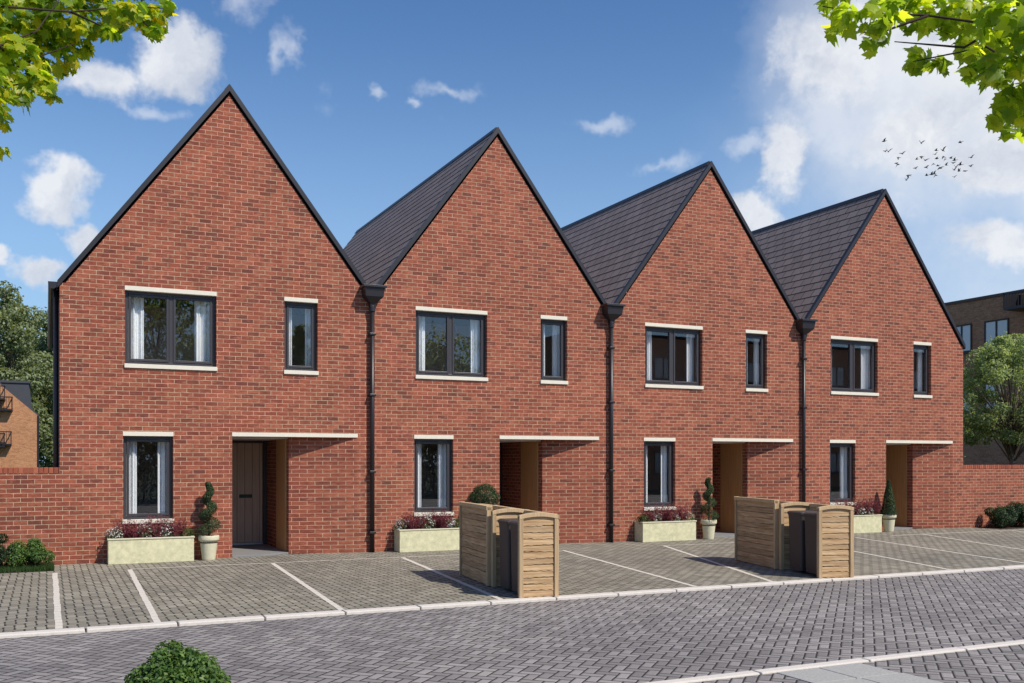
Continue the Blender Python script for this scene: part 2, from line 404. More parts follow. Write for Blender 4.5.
def wall_mesh(xl, xr, REC):
    m = MB()
    holes = [(w[0], w[1], w[2], w[3], .20) for w in WINDOWS] + [(REC[0], SPX, 0.0, REC[2], REC[3])]
    ze = 4.70
    xs = sorted({xl, xr} | {h[0] for h in holes} | {h[1] for h in holes}); zs = sorted({0.0, ze} | {h[2] for h in holes} | {h[3] for h in holes})
    for a, b in zip(xs, xs[1:]):
        for c, d in zip(zs, zs[1:]):
            mx, mz = (a+b)/2, (c+d)/2
            if any(h[0] < mx < h[1] and h[2] < mz < h[3] for h in holes): continue
            m.quad((a,0,c),(b,0,c),(b,0,d),(a,0,d))
    top = 8.25
    zl = top - (AX-xl)*PITCH; zr = top - (xr-AX)*PITCH
    m.poly([(xl,0,ze),(xr,0,ze),(xr,0,max(zr,ze)),(AX,0,top),(xl,0,max(zl,ze))] if min(zl,zr) > ze else
           [(AX-(top-ze)/PITCH if zl < ze else xl,0,ze),(AX+(top-ze)/PITCH if zr < ze else xr,0,ze)] + ([(xr,0,zr)] if zr > ze else []) + [(AX,0,top)] + ([(xl,0,zl)] if zl > ze else []))
    a, b, c, d, dp = holes.pop()
    m.quad((a,0,c),(a,0,d),(a,dp,d),(a,dp,c)); m.quad((REC[1],SPD,c),(REC[1],dp,c),(REC[1],dp,d),(REC[1],SPD,d))
    m.quad((REC[1],SPD,c),(b,0,c),(b,0,d),(REC[1],SPD,d)); m.quad((a,dp,c),(REC[1],dp,c),(REC[1],dp,d),(a,dp,d))
    m.poly([(a,0,d),(b,0,d),(REC[1],SPD,d),(REC[1],dp,d),(a,dp,d)])
    for (a, b, c, d, dp) in holes:
        m.quad((a,0,c),(a,0,d),(a,dp,d),(a,dp,c)); m.quad((b,0,c),(b,dp,c),(b,dp,d),(b,0,d))
        m.quad((a,0,d),(b,0,d),(b,dp,d),(a,dp,d))
        m.quad((a,0,c),(a,dp,c),(b,dp,c),(b,0,c))
    # sides and back
    m.quad((xl,DEPTH,0),(xl,0,0),(xl,0,ze),(xl,DEPTH,ze)); m.quad((xr,0,0),(xr,DEPTH,0),(xr,DEPTH,ze),(xr,0,ze))
    m.poly([(xr,DEPTH,0),(xl,DEPTH,0),(xl,DEPTH,ze),(AX,DEPTH,top),(xr,DEPTH,ze)])
    return m

def roof_mesh(xl, xr):
    """stepped slate courses on both slopes"""
    m = MB(); top = 8.42; y0, y1 = .03, DEPTH+.06; c = .245; nx, nz = .8, .6  # outward normal of the slope
    for s, xe in ((-1, xl), (1, xr)):
        run = abs(xe-AX); L = run/.6; k = int(math.ceil(L/c))
        for i in range(k):
            a, b = i*c, min((i+1)*c, L)
            def pt(d, h, y): return (AX + s*(.6*d + nx*h), y, top - .8*d + nz*h)
            h0, h1 = 0.0, .007
            q = [pt(a,h0,y0), pt(b,h1,y0), pt(b,h1,y1), pt(a,h0,y1)]
            e = [pt(b,h1,y0), pt(b,h0-.002,y0), pt(b,h0-.002,y1), pt(b,h1,y1)]
            if s > 0: q = q[::1]
            else: q = q[::-1]; e = e[::-1]
            m.quad(*q); m.quad(*e)
        # underside and end
        u = [(AX, y0, top-.13), (xe, y0, top-.13-run*PITCH), (xe, y1, top-.13-run*PITCH), (AX, y1, top-.13)]
        m.quad(*(u if s < 0 else u[::-1]))
        m.quad((AX,y1,top),(xe,y1,top-run*PITCH),(xe,y1,top-.13-run*PITCH),(AX,y1,top-.13))
        m.quad((xe,y0,top-run*PITCH),(xe,y1,top-run*PITCH),(xe,y1,top-.13-run*PITCH),(xe,y0,top-.13-run*PITCH))
    return m

def verge_mesh(xl, xr):
    m = MB()
    top = 8.44; t = .122
    for s, xe in ((-1, xl), (1, xr)):
        run = abs(xe-AX)
        o = [(AX, top), (xe, top-run*PITCH), (xe, top-run*PITCH-t), (AX, top-t)]
        if s > 0: o = o[::-1]
        m.extrude_y([(o[i][0], o[i][1]) for i in range(4)], -.045, .045)
    return m

def window_part(root, x0, x1, z0, z1, panes):
    ya, yb = .085, .150; fw = .055
    w = MB()
    w.box(x0+.002,ya,z0+.002,x0+fw,yb,z1-.002); w.box(x1-fw,ya,z0+.002,x1-.002,yb,z1-.002)
    w.box(x0+fw,ya,z0+.002,x1-fw,yb,z0+fw); w.box(x0+fw,ya,z1-fw,x1-fw,yb,z1-.002)
    cells = [(x0+fw, x1-fw)]
    if panes == 2:
        c = (x0+x1)/2; w.box(c-.032,ya,z0+fw,c+.032,yb,z1-fw); cells = [(x0+fw, c-.032), (c+.032, x1-fw)]
    fr = w.build('window', M['frame'], root, bevel=.004)
    for (a, b) in cells:     # casement and its glass
        s = MB(); sw = .045; y2, y3 = ya-.012, yb-.018
        s.box(a+.004,y2,z0+fw+.004,a+sw,y3,z1-fw-.004); s.box(b-sw,y2,z0+fw+.004,b-.004,y3,z1-fw-.004)
        s.box(a+sw,y2,z0+fw+.004,b-sw,y3,z0+fw+sw); s.box(a+sw,y2,z1-fw-sw,b-sw,y3,z1-fw-.004)
        s.build('casement', M['frame'], fr, bevel=.004)
        g = MB(); g.box(a+sw-.006,ya+.022,z0+fw+sw-.006,b-sw+.006,ya+.026,z1-fw-sw+.006)
        g.build('pane', M['glass'], fr)
    l = MB(); l.box(x0-.005,-.008,z1-.003,x1+.005,.10,z1+.072); l.build('lintel', M['stone'], fr, bevel=.004)
    s = MB(); s.box(x0-.012,-.032,z0-.068,x1+.012,.085,z0+.003); s.build('sill', M['stone'], fr, bevel=.004)
    return fr

def curtain_mesh(w, h, seed):
    r = random.Random(seed); m = MB(); n = 44; ph = r.uniform(0,6)
    ring = []
    for side in (0, 1):
        for i in range(n+1):
            t = i/n; x = w*t
            y = .030*math.sin(t*w/.075*2*PI/1.6 + ph + .8*math.sin(t*7+ph)) + .012*math.sin(t*31+ph)
            ring.append((x, y + (.006 if side else -.006)))
    f = ring[:n+1] + ring[n+1:][::-1]
    m.prism(f, 0, h); return m

HOUSE_LABEL = ['tall red brick gabled house beside the left garden wall, door visible in its porch',
               'red brick gabled house second from the left, with round topiary by its porch',
               'red brick gabled house third from the left, spiral topiary by its oak porch',
               'red brick gabled house at the right end of the terrace, beside the cone topiary']
HN = ['leftmost house', 'second house', 'third house', 'right end house']
ORIG = [(.32 + W*i, FY) for i in range(4)]
for i, (hx, hy) in enumerate(ORIG):
    REC = (2.67, (3.745,3.79,3.89,3.90)[i], 2.17, 2.40)
    root = empty('terraced_house', (hx, hy, 0)); tag(root, HOUSE_LABEL[i], 'house', 'red brick gabled terraced houses')
    xl = -.13 if i == 0 else 0.0; xr = W + (.11 if i == 3 else 0)
    wl = wall_mesh(xl + (.0 if i == 0 else .004), xr - (.0 if i == 3 else .004), REC).build('wall', M['brick'], root)
    xl2 = xl - (.04 if i == 0 else 0); xr2 = xr + (.04 if i == 3 else 0)
    rf = roof_mesh(xl2 + .003, xr2 - .003).build('roof', M['slate'], root)
    rc = MB()
    for s in (-1, 1):
        o = [(AX, 8.465), (AX+s*.07, 8.465-.07*PITCH), (AX+s*.07, 8.465-.07*PITCH-.02), (AX, 8.43)]
        if s > 0: o = o[::-1]
        rc.extrude_y(o, .046, DEPTH+.08)
    rc.build('ridge_cap', M['dark'], rf)
    verge_mesh(xl2 + .004, xr2 - .004).build('verge_trim', M['dark'], root)
    for wd in WINDOWS: window_part(root, *wd)
    # interior floors and partitions
    it = MB(); it.box(xl+.03,REC[3]+.25,2.52,xr-.03,DEPTH-.05,2.78); it.box(xl+.03,.22,2.52,xr-.03,REC[3]+.25,2.78)
    it.box(xl+.03,1.7,.02,2.45,1.8,2.5); it.box(xl+.03,1.7,2.8,xr-.03,1.8,4.65); it.box(2.45,.22,.02,2.55,1.8,2.5); it.box(3.1,.22,2.8,3.2,1.69,4.65)
    it.box(AX-2.08,.22,5.32,AX+2.08,DEPTH-.05,5.40)
    it.box(xl+.02,.22,.0,xl+.028,4.2,4.6); it.box(xr-.028,.22,.0,xr-.02,4.2,4.6)
    it.build('interior', M['inside'], root)
    # long stone lintel over the porch and the splayed wall
    cp = MB(); cp.box(REC[0]-.004,-.010,2.167,SPX+.006,.09,2.238)
    cp.build('lintel', M['stone'], root, bevel=.004)
    sf = MB(); sf.box(REC[0]+.003,.36,REC[2]-.03,REC[1]-.003,REC[3]-.003,REC[2]-.004); sf.build('porch_soffit', M['soffit'], root)
    tp = MB(); tp.box(REC[1]-.028,.48,.035,REC[1]-.002,1.28,REC[2]-.034); tp.build('timber_panel', M['panelwood'], root)
    st = MB(); st.prism([(REC[0]+.003,.02),(REC[0]+.55,.02),(REC[1]-.003,SPD),(REC[1]-.003,REC[3]-.003),(REC[0]+.003,REC[3]-.003)],-.05,.030); st.build('step', M['step'], root, bevel=.006)
    # door with frame, side light and letter plate
    y = REC[3]-.09
    dr = MB(); dr.box(2.93,y,.075,3.655,y+.05,2.09); dr = dr.build('door', M['doorwood'], root, bevel=.004)
    df = MB(); df.box(REC[0]+.004,y-.012,.031,2.725,y+.08,2.136); df.box(3.666,y-.012,.031,REC[1]-.004,y+.08,2.136); df.box(2.725,y-.012,2.10,3.665,y+.08,2.136)
    df.box(2.85,y-.012,.031,2.92,y+.08,2.10); df.build('door_frame', M['frame'], dr)
    th = MB(); th.box(2.725,y-.03,.031,3.665,y+.08,.07); th.build('threshold', M['steel'], dr)
    sg = MB(); sg.box(2.727,y+.02,.072,2.848,y+.03,2.098); sg.build('side_light', M['glass'], dr)
    lp = MB(); lp.box(3.19,y-.012,.98,3.45,y,1.05); lp.box(3.205,y-.018,.99,3.435,y-.012,1.04); lp.build('letter_plate', plain('dark_green_letter_plate', (.02,.045,.03), .4), dr, bevel=.003)
    hd = MB(); hd.tube([(2.985,y-.045,1.05),(2.985,y-.045,1.22)], .012); hd.tube([(2.985,y,1.07),(2.985,y-.045,1.07)], .009); hd.tube([(2.985,y,1.20),(2.985,y-.045,1.20)], .009)
    hd.build('handle', M['steel'], dr, smooth=True)
    # rainwater goods in the valley to the right
    if i < 3:
        px = W - .01
        dp = MB(); dp.tube([(px,-.075,.0),(px,-.075,4.62)], .042, 14)
        dp = dp.build('downpipe', M['pipe'], root, smooth=True)
        for zb in (.35, 1.5, 2.95, 4.1):
            b = MB(); b.box(px-.060,-.128,zb,px+.060,-.002,zb+.045); b.build('bracket', M['pipe'], dp, bevel=.006)
        hp = MB(); hx0, hx1 = px-.205, px+.205
        def ring(dx, ya, yb, z): return [(px-dx,ya,z),(px+dx,ya,z),(px+dx,yb,z),(px-dx,yb,z)]
        rs = [ring(.05,-.12,-.03,4.62), ring(.055,-.13,-.025,4.70), ring(.175,-.235,-.003,4.82), ring(.19,-.25,-.003,4.98), ring(.225,-.285,-.003,4.985), ring(.225,-.285,-.003,5.03), ring(.20,-.26,-.02,5.03), ring(.19,-.25,-.02,4.93)]
        n0 = len(hp.v)
        for r_ in rs: hp.v += r_
        for k in range(len(rs)-1):
            for q in range(4):
                j = (q+1) % 4; hp.f.append((n0+k*4+q, n0+k*4+j, n0+(k+1)*4+j, n0+(k+1)*4+q)); hp.m.append(0)
        hp.f.append((n0+3,n0+2,n0+1,n0)); hp.m.append(0); e = n0+(len(rs)-1)*4; hp.f.append((e,e+1,e+2,e+3)); hp.m.append(0)
        hp.lathe([(.056,4.55),(.056,4.66)], px, -.075, 14)
        hp.build('hopper', M['dark'], dp, bevel=.004)
        vg = MB(); vg.box(W-.13,.06,4.84,W+.13,DEPTH,4.955); vg.build('valley_gutter', M['dark'], root)
    if i == 0:
        g = MB(); g.extrude_y([(xl2-.135,4.70),(xl2-.125,4.62),(xl2-.09,4.585),(xl2-.045,4.585),(xl2-.005,4.62),(xl2-.002,4.70)], -.05, DEPTH+.05)
        g.build('gutter', M['dark'], root)
        dp = MB(); dp.tube([(xl-.055,.16,.0),(xl-.055,.16,4.59)], .042, 14); dp.build('downpipe', M['pipe'], root, smooth=True)
    if i == 3:
        g = MB(); g.extrude_y([(xr2+.002,4.70),(xr2+.005,4.62),(xr2+.045,4.585),(xr2+.09,4.585),(xr2+.125,4.62),(xr2+.135,4.70)], .3, DEPTH+.05)
        g.build('gutter', M['dark'], root)
    # curtains hang behind each window
    for (x0, x1, z0, z1, panes), wn in zip(WINDOWS, ('large upstairs window', 'narrow upstairs window', 'ground floor window')):
        cw = {'large upstairs window': .25, 'narrow upstairs window': .16, 'ground floor window': .20}[wn]
        for side in (0, 1):
            cwj = cw*random.uniform(.85, 1.2)
            o = curtain_mesh(cwj, z1-z0-.04, i*10+side+int(x0*7)).build('curtain', M['curtain'])
            o.location = (hx + (x0+.045 if side == 0 else x1-.045-cwj), hy+.255, z0+.02)
            tag(o, 'white curtain at the %s of the %s of the %s' % (('left','right')[side], wn, HN[i]), 'curtain', 'white curtains behind the windows')

# ------------------------------------------------------------------ garden walls
def garden_wall(x0, x1, label):
    root = empty('garden_wall', ((x0+x1)/2, FY+.10, 0)); tag(root, label, 'wall', 'low brick garden walls')
    w = (x1-x0)/2
    a = MB(); a.box(-w,-.1,-.1,w,.1,1.52); a.build('wall', M['brick'], root)
    c = MB(); x = -w
    while x < w-.01:
        c.box(x+.004,-.106+random.uniform(-.003,.003),1.523,min(x+.0715,w),.108,1.62+random.uniform(-.003,.003)); x += .075
    cm = c.build('coping', M['cop2'], root, bevel=.004); return root
n = NT('coping_bricks'); rp = n.n('ShaderNodeNewGeometry').outputs['Random Per Island']
M['cop2'] = n.fin(n.mix(.5, n.ramp(rp, RED), n.ramp(n.noise(world_pos(n), 60, 3), [(0,(.5,.5,.5)),(1,(1.3,1.3,1.3))]), 'MULTIPLY'), .9, None, .25)
garden_wall(-14, .19, 'low red brick garden wall with brick-on-edge coping, left of the terrace')
garden_wall(21.43, 45, 'low red brick garden wall with brick-on-edge coping, right of the terrace')

# ------------------------------------------------------------------ planters, plants, pots, topiary
PX0 = [.60, .44, .60, .80]
PW = 1.37; PD = .33; PH = .43
planter_src = None
plabels = ['cream rectangular planter of heather against the leftmost house', 'cream rectangular planter partly behind the first bin store',
           'cream rectangular planter left of the spiral topiary at the third house', 'cream rectangular planter partly hidden by the second bin store']
def planter():
    root = empty('planter'); 
    m = MB(); x0, x1, y0, y1, t = 0, PW, 0, PD, .03
    m.box(x0,y0,0,x1,y0+t,PH-.025); m.box(x0,y1-t,0,x1,y1,PH-.025); m.box(x0,y0+t,0,x0+t,y1-t,PH-.025); m.box(x1-t,y0+t,0,x1,y1-t,PH-.025); m.box(x0+t,y0+t,0,x1-t,y1-t,.04)
    m.build('trough', M['planter'], root, bevel=.006)
    r = MB(); e = .012
    r.box(x0-e,y0-e,PH-.024,x1+e,y0+t+.01,PH); r.box(x0-e,y1-t-.01,PH-.024,x1+e,y1+e,PH); r.box(x0-e,y0+t+.01,PH-.024,x0+t+.01,y1-t-.01,PH); r.box(x1-t-.01,y0+t+.01,PH-.024,x1+e,y1-t-.01,PH)
    r.build('rim', M['pot'], root, bevel=.004)
    s = MB(); s.box(x0+t+.001,y0+t+.001,.05,x1-t-.001,y1-t-.001,PH-.05); s.build('soil', M['soil'], root)
    return root
def heather_mesh(seed):
    r = np.random.default_rng(seed); V=[];F=[];k=0
    for s in range(95):
        a = r.uniform(0,2*PI); rad = .14*math.sqrt(r.uniform()); lean = r.uniform(.05,.55)
        b = np.array([rad*math.cos(a)*.6, rad*math.sin(a)*.5, 0]); H = r.uniform(.20,.42)
        d = np.array([math.cos(a)*lean, math.sin(a)*lean, 1]); d /= np.linalg.norm(d)
        n_ = 16; t = r.uniform(.15,1,n_)
        P = b + d*(t*H)[:,None] + r.normal(size=(n_,3))*.007
        v,f = leaf_quads(P, dirs(n_,r)+d*.2, .030, .011, .1, r); V.append(v); F.append(f+k); k += len(v)
    return np_mesh('heather_plant', np.concatenate(V), np.concatenate(F), M['heather'])
def alyssum_mesh(seed):
    r = np.random.default_rng(seed)
    P,N = clump_shell((0,0,.06), .12, 330, .8, r, .9); P[:,2] = np.abs(P[:,2]) ; v,f = leaf_quads(P,N,.030,.012,.1,r)
    P2,N2 = clump_shell((0,0,.085), .125, 230, .85, r, .6); P2[:,2] = np.abs(P2[:,2]); v2,f2 = leaf_quads(P2,N2,.020,.020,.1,r)
    return np_mesh('flowering_plant', v, f, M['herb']), np_mesh('flowers', v2, f2, M['white'])
def herb_mesh(seed):
    r = np.random.default_rng(seed)
    P,N = clump_shell((0,0,.08), .13, 600, 1.0, r, .5); P[:,2] = np.abs(P[:,2]); v,f = leaf_quads(P,N,.036,.016,.2,r)
    return np_mesh('green_plant', v, f, M['herb'])
HM = [heather_mesh(s) for s in (1,2,3)]; AM = [alyssum_mesh(s) for s in (4,5)]; GM = herb_mesh(6)
LAYOUT = ['ahhahahg', 'ahhahhag', 'ghahhaha', 'ghahahah']
ORD = ['leftmost', 'second', 'third', 'fourth', 'fifth']
for i in range(4):
    pl = planter() if planter_src is None else copy_tree(planter_src); planter_src = planter_src or pl
    x0 = ORIG[i][0] + PX0[i]; y0 = FY - .01 - PD - .012; pl.location = (x0, y0, .001)
    tag(pl, plabels[i], 'planter', 'cream planters under the ground floor windows')
    cnt = {'a':0,'h':0,'g':0}
    for k, ch in enumerate(LAYOUT[i]):
        me = {'a': AM[k % 2], 'h': HM[(k+i) % 3], 'g': GM}[ch]
        o = link({'a':'flowering_plant','h':'heather_plant','g':'green_plant'}[ch], me[0] if ch == 'a' else me)
        if ch == 'a': link('flowers', me[1], o)
        o.location = (x0 + .11 + (PW-.22)*k/7, y0 + PD/2 + random.uniform(-.04,.04), PH-.05); o.rotation_euler = (0,0,random.uniform(0,6.28))
        s = random.uniform(.95,1.2)*(1.2 if ch == 'a' else 1); o.scale = (s,s,s*random.uniform(.9,1.1)*(1.15 if ch == 'a' else 1))
        idx = cnt[ch]; cnt[ch] += 1
        if ch == 'a': tag(o, '%s white flowering clump in the planter of the %s' % (ORD[idx], HN[i]), 'plant', 'plants in the planters')
        elif ch == 'h': tag(o, '%s dark red heather in the planter of the %s' % (ORD[idx], HN[i]), 'plant', 'plants in the planters')
        else: tag(o, 'olive green plant at one end of the planter of the %s' % HN[i], 'plant', 'plants in the planters')

def pot():
    root = empty('plant_pot')
    m = MB(); m.lathe([(.105,0),(.112,.02),(.150,.34),(.152,.345)], seg=32); m.build('body', M['pot'], root, smooth=False)
    r = MB(); r.lathe([(.150,.338),(.172,.345),(.176,.36),(.176,.415),(.170,.43),(.150,.43),(.146,.40)], seg=32, cap=False); r.build('rim', M['pot'], root, smooth=True)
    s = MB(); s.lathe([(.148,.30),(.148,.405)], seg=24); s.build('soil', M['soil'], root)
    return root
psrc = None
POTX = [2.55, 7.80, 13.20, 18.57]
PL = ['pale round pot beside the leftmost front door, holding a spiral topiary', 'pale round pot mostly hidden behind the first bin store', 'pale round pot at the third house, left of its oak porch panel',
      'pale round pot at the right end house, holding a cone topiary']
for i in range(4):
    p_ = pot() if psrc is None else copy_tree(psrc); psrc = psrc or p_
    p_.location = (POTX[i], 17.76, .001); tag(p_, PL[i], 'pot', 'pale plant pots by the porches')
def spiral_mesh(seed, turns=3.0, H=.98, r0=.150, tilt=0.0):
    r = np.random.default_rng(seed); n_ = 8000
    t = r.uniform(0,1,n_)**.95
    a = 2*PI*turns*t + tilt; big = r0*(1-t)**.9*.62 + .012; tube = .125*(1-t*.62)
    d = dirs(n_, r); rr = tube*(r.uniform(.55,1.06,n_)**.4)
    c = np.stack([big*np.cos(a), big*np.sin(a), .05 + H*(t*.90)], 1)
    P = c + d*rr[:,None]*np.array([1.15,1.15,.78]); v,f = leaf_quads(P, d + r.normal(size=(n_,3))*.5 + np.array([0,0,.3]), .022, .012, .2, r)
    return np_mesh('crown', v, f, M['topiary'])
def blob_topiary(kind, seed):
    r = np.random.default_rng(seed); n_ = 5200
    if kind == 'cone':
        t = r.uniform(0,1,n_)**1.5; a = r.uniform(0,2*PI,n_); rad = .175*(1-t)**.75+.012; rr = rad*(r.uniform(.7,1.05,n_)**.5)
        P = np.stack([rr*np.cos(a), rr*np.sin(a), .02+.84*t], 1); N = np.stack([np.cos(a),np.sin(a),np.full(n_,.4)],1) + r.normal(size=(n_,3))*.5
    else:
        d = dirs(n_, r); lump = 1+.10*np.sin(d[:,0]*5+1)*np.cos(d[:,1]*6)+.06*np.sin(d[:,2]*9); P = np.array([0,0,.57]) + d*.28*lump[:,None]*(r.uniform(.6,1.06,n_)**.35)[:,None]; N = d + r.normal(size=(n_,3))*.6
    v,f = leaf_quads(P,N,.030,.016,.2,r); return np_mesh('crown', v, f, M['topiary'])
TT = [('spiral_topiary','dark green spiral topiary in the pot beside the leftmost front door','sp'), ('ball_topiary','round bushy topiary showing above the first bin store','ball'),
      ('spiral_topiary','dark green spiral topiary in the pot at the third house','sp'), ('cone_topiary','slim dark green cone topiary in the pot at the right end house','cone')]
for i, (nm, lb, kd) in enumerate(TT):
    o = empty(nm, (POTX[i], 17.76, .405)); tag(o, lb, 'topiary', 'topiaries in the pots')
    s = MB(); s.tube([(0,0,-.05),(.005,0,.3),(0,0,.62 if kd == 'sp' else .5)], [.014,.011,.006]); s.build('stem', M['twig'], o, smooth=True)
    me = spiral_mesh(20+i, tilt=i*.9+2.4) if kd == 'sp' else blob_topiary(kd, 30+i)
    link('crown', me, o)

# ------------------------------------------------------------------ bin stores and bins
def slat_panel(root, name, w, h, arch, T, frame=True, nsl=11, seed=0):
    """a waney-lap panel in its own x-z plane, thickness along y; T places it in the store"""
    r = random.Random(seed); pw = .055
    def top(x): return h + arch*(1-((x-w/2)/(w/2))**2)
    s = MB(); z = .006; zmax = h - .035; sh = (zmax-z)/nsl
    for k in range(nsl):
        lean = r.uniform(0,.004); n_ = 14; ph = r.uniform(0,6); am = r.uniform(.002,.008)*(k > 0)
        z0, z1 = z + k*sh, z + (k+1)*sh - .004 - r.uniform(0,.004)
        lo = [z0 + am*math.sin(i/n_*r.uniform(3,5)+ph) + .004*math.sin(i*1.7+ph) for i in range(n_+1)]
        base = len(s.v)
        for i in range(n_+1):
            x = pw*.8 + (w-pw*1.6)*i/n_
            zt = min(z1, top(x)-.03) if k < nsl-1 else top(x)-.035
            for (zz, yy) in ((lo[i], -.010), (zt, -.005+lean), (zt, .008+lean), (lo[i], .003)): s.v.append(tuple(T @ Vector((x, yy, zz))))
        for i in range(n_):
            for q in range(4):
                j = (q+1) % 4; s.f.append((base+i*4+q, base+(i+1)*4+q, base+(i+1)*4+j, base+i*4+j)); s.m.append(0)
        e = base+n_*4; s.f.append((base+3,base+2,base+1,base)); s.m.append(0); s.f.append((e,e+1,e+2,e+3)); s.m.append(0)
    s.box(pw*.8,.026,.01,w-pw*.8,.034,h-.03,T)
    po = s.build(name, M['timber'], root)
    f = MB()
    f.box(0,-.03,0,pw,.04,h+.004,T); f.box(w-pw,-.03,0,w,.04,h+.004,T)
    n_ = 14; base = len(f.v)
    for i in range(n_+1):
        x = w*i/n_; zt = top(x)
        for (zz, yy) in ((zt-.040,-.034),(zt+.012,-.034),(zt+.012,.044),(zt-.040,.044)): f.v.append(tuple(T @ Vector((x, yy, zz + .004))))
    for i in range(n_):
        for q in range(4):
            j = (q+1) % 4; f.f.append((base+i*4+j, base+(i+1)*4+j, base+(i+1)*4+q, base+i*4+q)); f.m.append(0)
    e = base+n_*4; f.f.append((base,base+1,base+2,base+3)); f.m.append(0); f.f.append((e+3,e+2,e+1,e)); f.m.append(0)
    f.build('panel_frame', M['timberpost'], po, bevel=.004)
    return po
def T_at(x, y, rz): return Matrix.Translation((x,y,0)) @ Matrix.Rotation(rz, 4, 'Z')
def bin_store(loc, rz, w, L, label):
    root = empty('bin_store', loc, rz); tag(root, label, 'bin store', 'timber bin stores on the parking bays')
    slat_panel(root, 'front_panel', w, 1.02, .035, T_at(0,.03,0), nsl=12, seed=1)
    slat_panel(root, 'divider_panel', w, 1.02, .035, T_at(0,1.17,0), nsl=12, seed=2)
    slat_panel(root, 'rear_panel', w, 1.02, .035, T_at(0,L-.05,0), nsl=12, seed=3)
    slat_panel(root, 'door', L-1.27, 1.085, .004, T_at(-.01,L,-PI/2), nsl=12, seed=4)
    slat_panel(root, 'back_panel', 1.07, 1.03, 0, T_at(w-.03,.08,PI/2), nsl=12, seed=5)
    slat_panel(root, 'back_panel', L-1.32, 1.03, 0, T_at(w-.03,1.24,PI/2), nsl=12, seed=6)
    return root
def wheelie_bin():
    root = empty('wheelie_bin')
    m = MB(); hw, dp = .205, .40
    def ring(z, a, b, r_=.03):
        out = []
        for (cx, cy, a0) in ((a-r_, b-r_, 0),(-a+r_, b-r_, 90),(-a+r_, -b+r_, 180),(a-r_, -b+r_, 270)):
            for k in range(4): t = R(a0+30*k); out.append((cx+r_*math.cos(t), cy+r_*math.sin(t), z))
        return out
    rs = [ring(.05,.185,.185), ring(.85,.195,.198), ring(.93,.200,.205), ring(.955,.208,.212)]
    k = len(rs[0])
    for r_ in rs: m.v += r_
    for a in range(len(rs)-1):
        for q in range(k): m.f.append((a*k+q, a*k+(q+1)%k, (a+1)*k+(q+1)%k, (a+1)*k+q)); m.m.append(0)
    m.f.append(tuple(reversed(range(k)))); m.m.append(0); m.f.append(tuple((len(rs)-1)*k+q for q in range(k))); m.m.append(0)
    m.build('body', M['bin'], root)
    l = MB(); rl = [ring(.957,.212,.216), ring(.985,.214,.218), ring(1.005,.19,.195)]
    for r_ in rl: l.v += r_
    for a in range(2):
        for q in range(k): l.f.append((a*k+q, a*k+(q+1)%k, (a+1)*k+(q+1)%k, (a+1)*k+q)); l.m.append(0)
    l.f.append(tuple(reversed(range(k)))); l.m.append(0); l.f.append(tuple(2*k+q for q in range(k))); l.m.append(0)
    l.build('lid', M['bin'], root)
    h = MB(); h.tube([(.20,-.17,.93),(.245,-.15,.96),(.245,.15,.96),(.20,.17,.93)], .013); h.build('handle', M['bin'], root, smooth=True)
    for s in (-1, 1):
        wl = MB(); prof = [(.03,-.02),(.085,-.02),(.095,-.012),(.095,.012),(.085,.02),(.03,.02)]
        wl.lathe(prof, seg=20); o = wl.build('wheel', M['pipe'], root); o.location = (.14, s*.195, .096); o.rotation_euler = (PI/2,0,0)
    return root
bsrc = None
for (loc, rz, w, lb, k) in (((5.36,11.115,.007), R(-7), .53, 'slatted timber bin store in front of the second house from the left', 'bin store before the second house'),
                            ((10.24,11.115,.007), R(-12.5), .57, 'slatted timber bin store in front of the third house, farther right', 'bin store before the third house, at right')):
    bin_store(loc, rz, w, 2.72, lb)
    rot = Matrix.Rotation(rz, 3, 'Z')
    for v_, side in ((.30,'nearer'),(.79,'farther')):
        b = wheelie_bin() if bsrc is None else copy_tree(bsrc); bsrc = bsrc or b
        off = rot @ Vector((.235, v_, 0)); b.scale = (1,1,.945); b.location = (loc[0]+off.x, loc[1]+off.y, .001); b.rotation_euler = (0,0,rz)
        tag(b, '%s dark wheelie bin in the %s' % (side, k), 'bin', 'dark wheelie bins')

# ------------------------------------------------------------------ shrubs, grass
def shrub(name, loc, rx, ry, h, n_, leaf, mat, seed, label, group, clumps=12):
    r = np.random.default_rng(seed); V=[];F=[];k=0
    root = empty(name, loc); tag(root, label, 'shrub', group)
    st = MB()
    for c in range(clumps):
        a = r.uniform(0,2*PI); q = math.sqrt(r.uniform(0,.8)); z = h*(.18 + (.56-.22*q*q)*r.uniform()**.6)
        ctr = np.array([rx*q*math.cos(a), ry*q*math.sin(a), z]); rad = min(max(rx,ry),h*.8)*r.uniform(.34,.46)
        P,N = clump_shell(ctr, rad, n_//clumps, .9, r, .5); P[:,2] = np.where(P[:,2]<.02, .02+np.abs(P[:,2]), P[:,2])
        v,f = leaf_quads(P,N,leaf*r.uniform(.7,1.2,len(P)),leaf*.55,.2,r); V.append(v);F.append(f+k);k+=len(v)
        st.tube([(0,0,-.02),tuple(ctr*.5),tuple(ctr)],[.012,.008,.004],5)
    link('foliage', np_mesh('foliage', np.concatenate(V), np.concatenate(F), mat), root)
    st.build('stem', M['twig'], root)
    return root
shrub('round_shrub', (.66,5.97,-.02), .25, .30, .90, 17000, .032, M['bush'], 50, 'round clipped green shrub in the foreground, at the bottom edge near the road', None, 26)
shrub('conifer_shrub', (-.64,17.52,0), .26, .20, .70, 4200, .03, M['bushdark'], 51, 'dark upright shrub in the left bed, next to the brighter low shrub', 'shrubs along the left garden wall', 9)
shrub('low_shrub', (-.24,17.48,0), .31, .24, .56, 5600, .036, M['bush'], 52, 'low bright green spreading shrub in the left bed, close to the leftmost house', 'shrubs along the left garden wall', 12)
